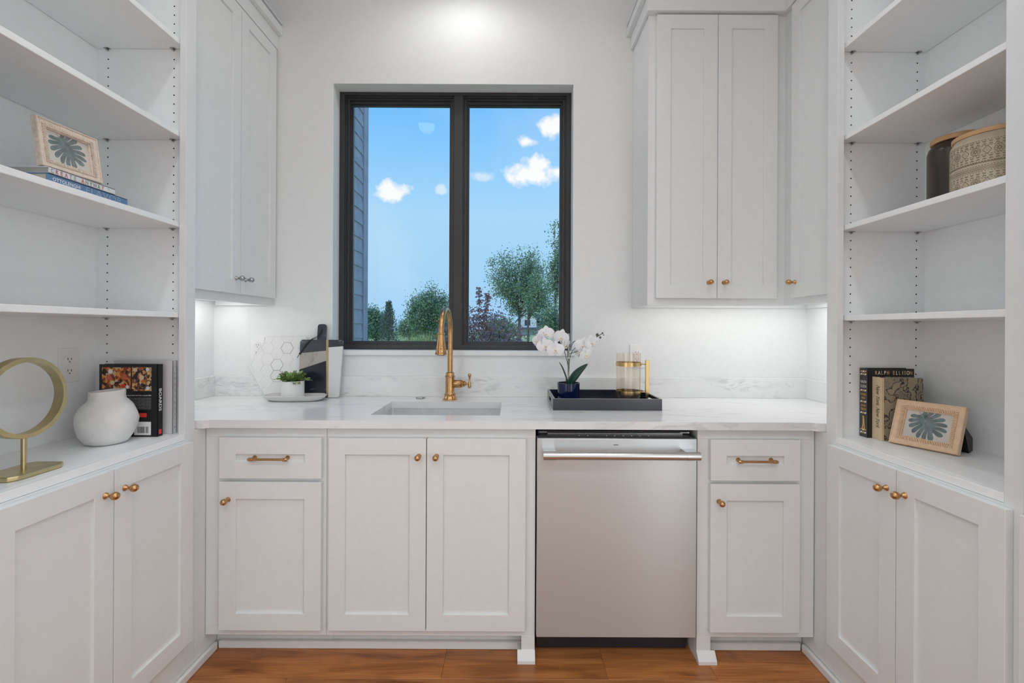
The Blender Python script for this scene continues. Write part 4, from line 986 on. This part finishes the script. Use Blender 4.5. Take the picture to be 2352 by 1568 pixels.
def frond(mb, base, dirv, L, w=.0062):
    """feathery succulent shoot: arching rib with paired leaflets"""
    dirv = dirv.normalized(); side = dirv.cross(Vector((0, 0, 1))).normalized(); P = []
    for i in range(8):
        t = i / 7; P.append(base + dirv * L * t + Vector((0, 0, L * (.50 * t - .55 * t * t))))
    mb.tube([tuple(p) for p in P], [.0012 * (1 - .5 * i / 7) for i in range(8)], 5)
    for i in range(1, 8):
        tg = (P[i] - P[i - 1]).normalized(); u = tg.cross(side).normalized()
        ll = w * (1.3 - .7 * abs(i - 4) / 4) * 1.9
        for sg in (-1, 1):
            for q in (0, .5):
                b_ = P[i] - tg * q * L / 7
                tip = b_ + (side * sg * .8 + tg * .75 + u * rp.uniform(-.3, .3)).normalized() * ll * rp.uniform(.8, 1.15)
                mid = (b_ + tip) / 2; wv = tg.cross(tip - b_).normalized().cross(tip - b_).normalized() * ll * .30
                mb.add([tuple(b_), tuple(mid + wv), tuple(tip), tuple(mid - wv)], [(0, 1, 2, 3)])
for k in range(84):
    a = rp.uniform(0, 2 * PI); el = rp.uniform(.15, 1.35) if k > 14 else rp.uniform(.02, .4)
    L_ = rp.uniform(.040, .062) * (1.05 if abs(math.cos(a)) > .6 else .8)
    b0 = Vector((.028 * math.cos(a) * rp.random(), .028 * math.sin(a) * rp.random(), .080))
    mb = MB(); frond(mb, b0, Vector((math.cos(a) * math.cos(el), math.sin(a) * math.cos(el), math.sin(el) * 1.25)), L_)
    mb.build('frond', M_succ, pp)

# ------------------------------------------------------------------ tray, orchid, carafe
tr = thing('tray', 'dark navy lacquered rectangular tray with cut-out handles on the worktop', 'tray', (.410, 2.118, CT + .0004))
tx, ty, tz, tt = .232, .155, .048, .009
b = MB(); b.box(-tx, -ty, 0, tx, ty, .006)
b.build('tray_floor', M_navyf, tr)
MB().box(-tx, -ty, .006, tx, -ty + tt, tz).build('side_wall', M_navyf, tr, bevel=.0008)
MB().box(-tx, ty - tt, .006, tx, ty, tz).build('side_wall', M_navyf, tr, bevel=.0008)
for s_ in (-1, 1):
    x0, x1 = s_ * tx, s_ * (tx - tt)
    MB().box(x0, -ty + tt, .006, x1, ty - tt, .017).box(x0, -ty + tt, .033, x1, ty - tt, tz).box(x0, -ty + tt, .017, x1, -.045, .033).box(x0, .045, .017, x1, ty - tt, .033).build('end_wall', M_navyf, tr)
MB().ring((-tx, -ty, tx, ty), (-tx + tt, -ty + tt, tx - tt, ty - tt), tz, tz + .0008).build('rim', M_edge, tr)

orc = thing('orchid', 'white orchid with one broad leaf in navy glazed pot on the tray', 'plant', (.261, 2.105, CT + .0072))
MB().lathe([(0, 0), (.046, 0), (.0495, .004), (.0495, .050), (.0515, .090), (.0515, .0945), (.0475, .0945), (.046, .080), (0, .080)], 48).build('pot', M_navypot, orc, smooth=True, ang=40)
mm_ = MB()
for k in range(60):
    a = rp.uniform(0, 2 * PI); r_ = .042 * math.sqrt(rp.random()); mm_.lathe([(0, -.004), (.005, 0), (0, .005)], 6, Matrix.Translation((r_ * math.cos(a), r_ * math.sin(a), .083 + rp.uniform(0, .004))))
mm_.build('moss', M_soil, orc)['kind'] = 'stuff'
MB().tube([(0, 0, .08), (.0, 0, .318)], .0042, 8).build('stake', M_stake, orc, smooth=True)
MB().tube([(0.0, -.004, .205), (0, -.004, .209)], .0065, 8).build('clip', M_petal, orc)
S0 = lambda *p: [Vector(q) for q in p]
def smooth_path(pts, n=6):
    pts = [Vector(p) for p in pts]; out = []
    for i in range(len(pts) - 1):
        p0, p1, p2, p3 = pts[max(i - 1, 0)], pts[i], pts[i + 1], pts[min(i + 2, len(pts) - 1)]
        for k in range(n):
            t = k / n; out.append(tuple(.5 * ((2 * p1) + (-p0 + p2) * t + (2 * p0 - 5 * p1 + 4 * p2 - p3) * t * t + (-p0 + 3 * p1 - 3 * p2 + p3) * t ** 3)))
    return out + [tuple(pts[-1])]
def pxz(px, py): return ((px - 1175.6) * 2.105 / 1060 - .261, 1.261 + (754 - py) * 2.105 / 1060 - .9203)   # design coordinates taken off the photograph at the plant's own distance
def dpt(x, z, y=0): return (x, y, z)
stems = [
    [(0, 0, .08), (-.004, -.006, .20), (-.012, -.015, .26), (-.05, -.02, .30), (-.09, -.02, .315), (-.13, -.02, .322), (-.165, -.02, .315)],
    [(0, 0, .08), (.004, -.005, .20), (.02, -.012, .245), (.045, -.015, .262), (.085, -.015, .285), (.12, -.012, .30), (.150, -.01, .318)],
    [(.002, 0, .225), (.03, -.01, .235), (.06, -.01, .25)],
    [(0, 0, .16), (-.02, -.01, .235), (-.035, -.01, .255)],
    [(.01, -.01, .255), (.02, -.01, .28), (.042, -.01, .285)]]
for s_ in stems:
    MB().tube(smooth_path(s_), .0016, 6).build('flower_stem', M_stem, orc, smooth=True)
def petal(mb, M, L, w, cup, tipn=.0):
    K, J = 8, 6; vs_ = []; fs = []
    for i in range(K + 1):
        t = i / K; ww = w * (math.sin(PI * min(1, t * .93 + .07)) ** .62) * (1 if t > .15 else .45 + t * 3.6)
        for j in range(J + 1):
            u = j / J * 2 - 1
            vs_.append((u * ww / 2, L * (t - .04 * u * u * t), cup * (t * t * .5 - .9 * (u * u) * .35 * math.sin(PI * t))))
    for i in range(K):
        for j in range(J): fs.append((i * (J + 1) + j, i * (J + 1) + j + 1, (i + 1) * (J + 1) + j + 1, (i + 1) * (J + 1) + j))
    mb.add(vs_, fs, M)
def flower(pos, yaw, pitch, size, roll=0):
    size *= 1.22
    Mo = Matrix.Translation(pos) @ Matrix.Rotation(yaw, 4, 'Z') @ Matrix.Rotation(pitch, 4, 'X') @ frame_M((0, 0, 0), (1, 0, 0), (0, 0, 1), (0, -1, 0)) @ Matrix.Rotation(roll, 4, 'Z')
    m = MB(Mo)
    for an, L, w, cup in ((78, 1.0, 1.08, .20), (-78, 1.0, 1.08, .20)):
        petal(m, Matrix.Rotation(math.radians(an), 4, 'Z') @ Matrix.Translation((0, 0, .002)), size * L, size * w, size * cup)
    for an, L, w in ((0, .95, .72), (128, .90, .62), (-128, .90, .62)):
        petal(m, Matrix.Rotation(math.radians(an), 4, 'Z') @ Matrix.Translation((0, 0, -.001)), size * L, size * w, -size * .16)
    f = m.build('flower', M_petal, orc, smooth=True, ang=80)
    l = MB(Mo); petal(l, Matrix.Rotation(PI, 4, 'Z') @ Matrix.Rotation(math.radians(35), 4, 'X'), size * .42, size * .30, size * .25)
    l.lathe([(0, 0), (size * .09, size * .04), (size * .07, size * .16), (0, size * .2)], 8)
    l.build('throat', mat('orchid_throat', (.80, .74, .55), .5), f, smooth=True)
    MB(Mo).lathe([(0, 0), (size * .06, 0), (size * .05, size * .05), (0, size * .07)], 8, Matrix.Translation((0, -size * .06, size * .16))).build('stamen', M_lip, f)
    return f
FL = [((-.104, -.035, .316), -.3, .1, .034, .1), ((-.040, -.03, .300), .35, .15, .036, -.3), ((-.143, -.03, .283), -.9, .0, .030, 0), ((-.110, -.05, .262), -.2, .1, .036, .2), ((-.066, -.05, .245), .1, .05, .037, 0), ((-.020, -.02, .262), .8, .2, .030, .5),
      ((.098, -.03, .276), .4, .1, .034, .15), ((.060, -.03, .262), -.35, .1, .036, -.2), ((.070, -.045, .222), .5, .15, .033, .3), ((.048, -.02, .235), -1.0, .1, .030, .2), ((-.128, -.01, .305), -.9, .2, .028, .4)]
for a in FL: flower(*a)
for (x, y, z, r_) in ((.128, -.012, .312, .0075), (.142, -.01, .300, .0055), (.152, -.01, .320, .0045), (.157, -.01, .312, .003), (.122, -.02, .283, .005), (-.152, -.02, .333, .0048), (-.163, -.02, .322, .0035), (-.132, -.02, .334, .0062)):
    MB(Matrix.Translation((x, y, z))).lathe([(0, -r_), (r_ * .7, -r_ * .6), (r_, 0), (r_ * .75, r_ * .7), (0, r_ * 1.15)], 10).build('bud', M_bud, orc, smooth=True, ang=70)
def strap_leaf(P, wid, nm='leaf', cup=.15):
    P = [Vector(p) for p in smooth_path(P, 5)]; n = len(P); vs_ = []; fs = []
    for i, p in enumerate(P):
        t = i / (n - 1); tg = (P[min(i + 1, n - 1)] - P[max(i - 1, 0)]).normalized(); sd = tg.cross(Vector((0, 1, 0))).normalized()
        w = wid * max(.04, math.sin(PI * min(1, .12 + t * .88)) ** .8)
        for u in (-1, -.5, 0, .5, 1): vs_.append(tuple(p + sd * u * w / 2 + Vector((0, -cup * w * u * u + .0, 0))))
    for i in range(n - 1):
        for j in range(4): fs.append((i * 5 + j, i * 5 + j + 1, (i + 1) * 5 + j + 1, (i + 1) * 5 + j))
    mb = MB().add(vs_, fs); o = mb.build(nm, M_orleaf, orc, smooth=True, ang=80)
    sol = o.modifiers.new('thick', 'SOLIDIFY'); sol.thickness = .0012; return o
strap_leaf([(.004, -.004, .082), (.018, -.012, .115), (.045, -.020, .150), (.084, -.022, .182)], .036)
strap_leaf([(0, 0, .082), (-.012, -.008, .12), (-.030, -.012, .165), (-.046, -.012, .190)], .007)
strap_leaf([(-.002, -.004, .080), (-.006, -.010, .095), (-.014, -.014, .124)], .013)

cf = thing('carafe', 'glass pitcher with two brass bands and straight brass handle on the navy tray', 'pitcher', (.537, 2.118, CT + .0072))
MB().lathe([(0, .0), (.052, .0), (.0545, .004), (.0545, .229), (.0530, .229), (.0528, .006), (0, .006)], 64).build('glass_body', M_carafe, cf, smooth=True, ang=40)
MB().lathe([(.0548, .171), (.0565, .171), (.0565, .188), (.0548, .188), (.0548, .171)], 48, cap=False).build('band', M_gold, cf, smooth=True, ang=30)
MB().lathe([(.0548, .042), (.0565, .042), (.0565, .059), (.0548, .059), (.0548, .042)], 48, cap=False).build('band', M_gold, cf, smooth=True, ang=30)
MB().box(.078, -.008, .026, .094, .008, .197).build('handle', M_gold, cf, bevel=.001)
MB().tube([(.056, 0, .179), (.079, 0, .179)], .003, 8).tube([(.056, 0, .050), (.079, 0, .050)], .003, 8).build('handle_bracket', M_gold, cf)

# ------------------------------------------------------------------ OUTSIDE
GZ = -.5
struct(MB().box(-150, 2.75, GZ - .5, 150, 260, GZ).build('ground', M_lawn))
hs = thing('house_wing', 'slate blue clapboard house wing with corner trim outside the left pane', 'building', (-2.6, 4.0, GZ))
T = rel(hs)
MB(T).box(-3.6, 2.62, GZ, -1.668, 5.24, 5.6).build('wall', M_siding, hs)
zb = GZ + .1; k = 0
while zb < 5.3:
    bm_ = MB(T); bm_.prism([(-1.667, zb), (-1.648, zb), (-1.660, zb + .168), (-1.667, zb + .168)], -5.11, -2.62, frame_M((0, 0, 0), (1, 0, 0), (0, 0, 1), (0, -1, 0)))
    bm_.build('siding_board', M_siding, hs); zb += .155; k += 1
MB(T).box(-1.667, 5.11, GZ, -1.640, 5.26, 5.5).build('corner_trim', M_siding, hs, bevel=.002)
MB(T).box(-3.7, 2.62, 5.5, -1.40, 5.5, 5.62).build('soffit', M_siding, hs)

rt = random.Random(11)
def leaves(pts, size, spread, m, name, parent, n_each, flat=.0, kind=True):
    vs_ = []; fs = []
    for (c, rad) in pts:
        for _ in range(n_each):
            p = Vector(c) + Vector((rt.gauss(0, rad), rt.gauss(0, rad), rt.gauss(0, rad * (1 - flat))))
            a = Vector((rt.gauss(0, 1), rt.gauss(0, 1), rt.gauss(0, .7))).normalized(); b_ = a.cross(Vector((rt.gauss(0, 1), rt.gauss(0, 1), rt.gauss(0, 1)))).normalized()
            s1 = size * rt.uniform(.45, 1.0); s2 = s1 * .55; k = len(vs_)
            vs_ += [tuple(p - a * s1), tuple(p + b_ * s2), tuple(p + a * s1), tuple(p - b_ * s2)]; fs.append((k, k + 1, k + 2, k + 3))
    me = bpy.data.meshes.new(name); me.from_pydata(vs_, [], fs); me.materials.append(m)
    o = bpy.data.objects.new(name, me); COL.objects.link(o); o.parent = parent
    if kind: o['kind'] = 'stuff'
    return o
def tree(name, label, x, y, h, crown_c, crown_r, nb=26, n_each=70, size=.13, clump=.38, m=M_fol, trunk_r=.16, fork=.45, cat='tree', group=None, lean=0, sparse_top=0):
    r = thing(name, label, cat, (x, y, GZ), group=group); mb = MB()
    zf = h * fork; tp = []
    for i in range(6): t = i / 5; tp.append((lean * t * t, 0, zf * t))
    mb.tube(tp, [trunk_r * (1 - .45 * i / 5) for i in range(6)], 7)
    pts = []
    cx, cz = crown_c; rx, rz = crown_r
    for b_ in range(nb):
        u = rt.random() ** .45; a = rt.uniform(0, 2 * PI); e_ = rt.uniform(-1, 1)
        d = Vector((math.cos(a) * math.sqrt(1 - e_ * e_), math.sin(a) * math.sqrt(1 - e_ * e_), e_))
        end = Vector((cx + d.x * rx * u, d.y * rx * .8 * u, cz + d.z * rz * u))
        st = Vector((lean, 0, zf)) * (1 - .25 * rt.random()) if rt.random() < .6 else Vector((cx * .3, 0, zf + (cz - zf) * rt.random() * .8))
        mid = (st + end) / 2 + Vector((rt.uniform(-.3, .3), rt.uniform(-.3, .3), rt.uniform(-.1, .4))) * rx * .15
        P = smooth_path([st, mid, end], 4); mb.tube(P, [trunk_r * .35 * (1 - .85 * i / (len(P) - 1)) for i in range(len(P))], 5)
        for q in (1.0, .78, .58):
            p = Vector(P[int(q * (len(P) - 1))]); pts.append((p, clump * (.7 + .5 * rt.random())))
    mb.build('trunk', M_trunk, r)
    leaves(pts, size, 0, m, 'foliage', r, int(n_each * 1.8))
    return r
G1 = 'trees beyond the lawn'
tree('deciduous_tree', 'tall loose-crowned tree behind the maple in the right pane', .80, 48, 10, (.25, 6.8), (3.9, 3.7), nb=44, n_each=76, size=.13, clump=.44, group=G1, fork=.36, trunk_r=.20)
tree('deciduous_tree', 'slender tree with twisted trunk in front of the white far house', 1.45, 40.5, 7.4, (1.3, 4.6), (1.9, 2.1), nb=20, n_each=40, size=.12, clump=.36, group=G1, fork=.42, trunk_r=.12)
tree('deciduous_tree', 'tallest thin tree at the right edge of the right pane', 3.45, 36.5, 10.8, (.75, 6.9), (1.4, 3.7), nb=34, n_each=34, size=.12, clump=.33, group=G1, fork=.5, trunk_r=.13)
tree('deciduous_tree', 'low open tree near the white far house wing', 3.07, 32.5, 4, (-.15, 2.6), (.95, 1.2), nb=14, n_each=30, size=.11, clump=.3, group=G1, fork=.4, trunk_r=.09)
tree('deciduous_tree', 'broad bushy tree beside the window mullion in the left pane', -9.3, 50, 6.4, (.2, 3.3), (2.6, 2.7), nb=54, n_each=90, size=.13, clump=.48, group=G1, fork=.3)
tree('deciduous_tree', 'lower rounded tree left of the dark conifer in the left pane', -17.6, 60, 4.5, (0, 2.4), (1.9, 1.9), nb=34, n_each=90, size=.15, clump=.45, group=G1, fork=.3)
tree('deciduous_tree', 'bush-like tree right behind the blue siding corner', -17.1, 51, 3.8, (0, 1.8), (1.3, 1.7), nb=30, n_each=80, size=.15, clump=.42, group=G1, fork=.3)
tree('deciduous_tree', 'small tree between the conifer and the broad tree', -14.6, 66, 3.6, (0, 1.7), (1.5, 1.5), nb=24, n_each=90, size=.15, clump=.42, group=G1, fork=.3)
tree('deciduous_tree', 'low far tree seen under the broad tree, left pane', -11.4, 74, 3.8, (.5, 1.5), (3.4, 1.5), nb=34, n_each=90, size=.16, clump=.5, group=G1, fork=.3)
tree('deciduous_tree', 'low dark tree behind the purple maple in the right pane', -1.6, 62, 4, (0, 1.5), (2.6, 1.2), nb=34, n_each=80, size=.15, clump=.5, group=G1, fork=.3)
cn = thing('conifer', 'dark pointed conifer in the middle of the left pane', 'tree', (-14.5, 54.5, GZ), group=G1)
MB().tube([(0, 0, 0), (0, 0, 4.7)], [.14, .02], 7).build('trunk', M_trunk, cn)
pts = []
for i in range(80):
    t = (i + 1) / 80; z = 4.6 * t + .2; rad = 1.2 * (1 - t) ** .8 + .06; a = i * 2.4
    for q in (.4, .85): pts.append((Vector((rad * q * math.cos(a), rad * q * math.sin(a), z)), .12 + .12 * (1 - t)))
leaves(pts, .12, 0, M_con, 'foliage', cn, 26)
# purple maple close to the house
mp_ = thing('maple_shrub', 'purple-red leaved maple shrub filling the bottom of the right pane', 'shrub', (-.58, 8.0, GZ))
mb = MB(); pts = []
mb.tube([(0, 0, 0), (.02, 0, .5)], [.04, .03], 6)
for i in range(90):
    a = rt.uniform(0, 2 * PI); rr_ = .80 * rt.random() ** .5; zt = 1.0 + 1.22 * rt.random() ** .8 * (1 - .5 * (rr_ / .80) ** 2)
    end = Vector((rr_ * math.cos(a), rr_ * .8 * math.sin(a), zt)); P = smooth_path([(.02, 0, .45), (end.x * .45, end.y * .45, .45 + (zt - .45) * .6), tuple(end)], 4)
    mb.tube(P, [.012 * (1 - .75 * k / (len(P) - 1)) for k in range(len(P))], 4)
    for q in (1, .8, .6): pts.append((Vector(P[int(q * (len(P) - 1))]), .085))
for tx_, tz_ in ((.02, 2.42), (.16, 2.32)):
    P = smooth_path([(0, 0, 1.5), (tx_ * .7, 0, 1.95), (tx_, 0, tz_)], 4); mb.tube(P, .004, 4)
    for q in P[3:]: pts.append((Vector(q), .03))
mb.build('branches', M_trunk, mp_)
leaves(pts, .033, 0, M_maple, 'foliage', mp_, 46)
gr = thing('ornamental_grass', 'pale green ornamental grass clump low in the left pane', 'grass', (-1.85, 10.0, GZ))
vs_ = []; fs = []
for i in range(5000):
    a = rt.uniform(0, 2 * PI); r0 = .50 * rt.random() ** .5; bx, by = r0 * 1.2 * math.cos(a), r0 * math.sin(a); L_ = rt.uniform(1.5, 1.95) * (1 - .35 * (r0 / .45) ** 2)
    out = Vector((math.cos(a), math.sin(a), 0)) * rt.uniform(.1, .42); w_ = .013; k = len(vs_)
    p1 = Vector((bx, by, L_ * .55)) + out * .4; p2 = Vector((bx, by, L_ * .92)) + out * 1.2; sd = Vector((-math.sin(a), math.cos(a), 0)) * w_
    vs_ += [tuple(Vector((bx, by, 0)) - sd), tuple(Vector((bx, by, 0)) + sd), tuple(p1 + sd), tuple(p1 - sd), tuple(p2)]; fs += [(k, k + 1, k + 2, k + 3), (k + 3, k + 2, k + 4)]
me = bpy.data.meshes.new('grass_blades'); me.from_pydata(vs_, [], fs); me.materials.append(M_grass); o = bpy.data.objects.new('grass_blades', me); COL.objects.link(o); o.parent = gr; o['kind'] = 'stuff'
# far white house
fh = thing('far_house', 'white gabled house with dark slate roofs far off in the right pane', 'building', (10, 130, GZ))
T = rel(fh)
PR = lambda y: frame_M((0, y, 0), (1, 0, 0), (0, 0, 1), (0, -1, 0))
MB(T @ PR(124)).prism([(1.9, GZ), (6.7, GZ), (6.7, 3.9), (4.3, 6.0), (1.9, 3.4)], -8, 0).build('gable_wall', M_hwhite, fh)
MB(T @ PR(123.6)).prism([(1.0, 2.7), (4.2, 6.35), (4.2, 6.7), (.8, 3.0)], -9, 0).prism([(4.2, 6.35), (8.0, 2.6), (8.2, 2.9), (4.2, 6.7)], -9, 0).build('roof', M_hroof, fh)
MB(T).box(6.7, 126, GZ, 25, 134, 2.8).build('wing_wall', M_hwhite, fh)
MB(T).add([(6.6, 125.4, 2.3), (26, 125.4, 2.3), (26, 130, 5.2), (6.6, 130, 5.2), (6.6, 125.6, 2.1), (26, 125.6, 2.1), (26, 134, 2.1), (6.6, 134, 2.1)], [(0, 1, 2, 3), (4, 5, 1, 0), (5, 6, 2, 1), (6, 7, 3, 2), (7, 4, 0, 3)]).build('roof', M_hroof, fh)
MB(T @ PR(125)).prism([(6.9, 2.4), (11.2, 2.4), (9.6, 5.6)], -5, 1.0).build('roof', M_hroof, fh)
MB(T).box(1.4, 121.5, 1.0, 7.2, 124.2, 1.55).build('porch_roof', M_hroof, fh)
for (x0, z0, x1, z1) in ((3.5, 2.1, 5.0, 3.6), (10.9, 1.2, 12.3, 2.5)):
    w_ = MB(T).box(x0, 123.9 if x0 < 6 else 125.9, z0, x1, 124.2 if x0 < 6 else 126.2, z1).build('window', M_hwin, fh)
    MB(T).box((x0 + x1) / 2 - .05, 123.85 if x0 < 6 else 125.85, z0, (x0 + x1) / 2 + .05, 123.95 if x0 < 6 else 125.95, z1).build('mullion', M_hwhite, w_)
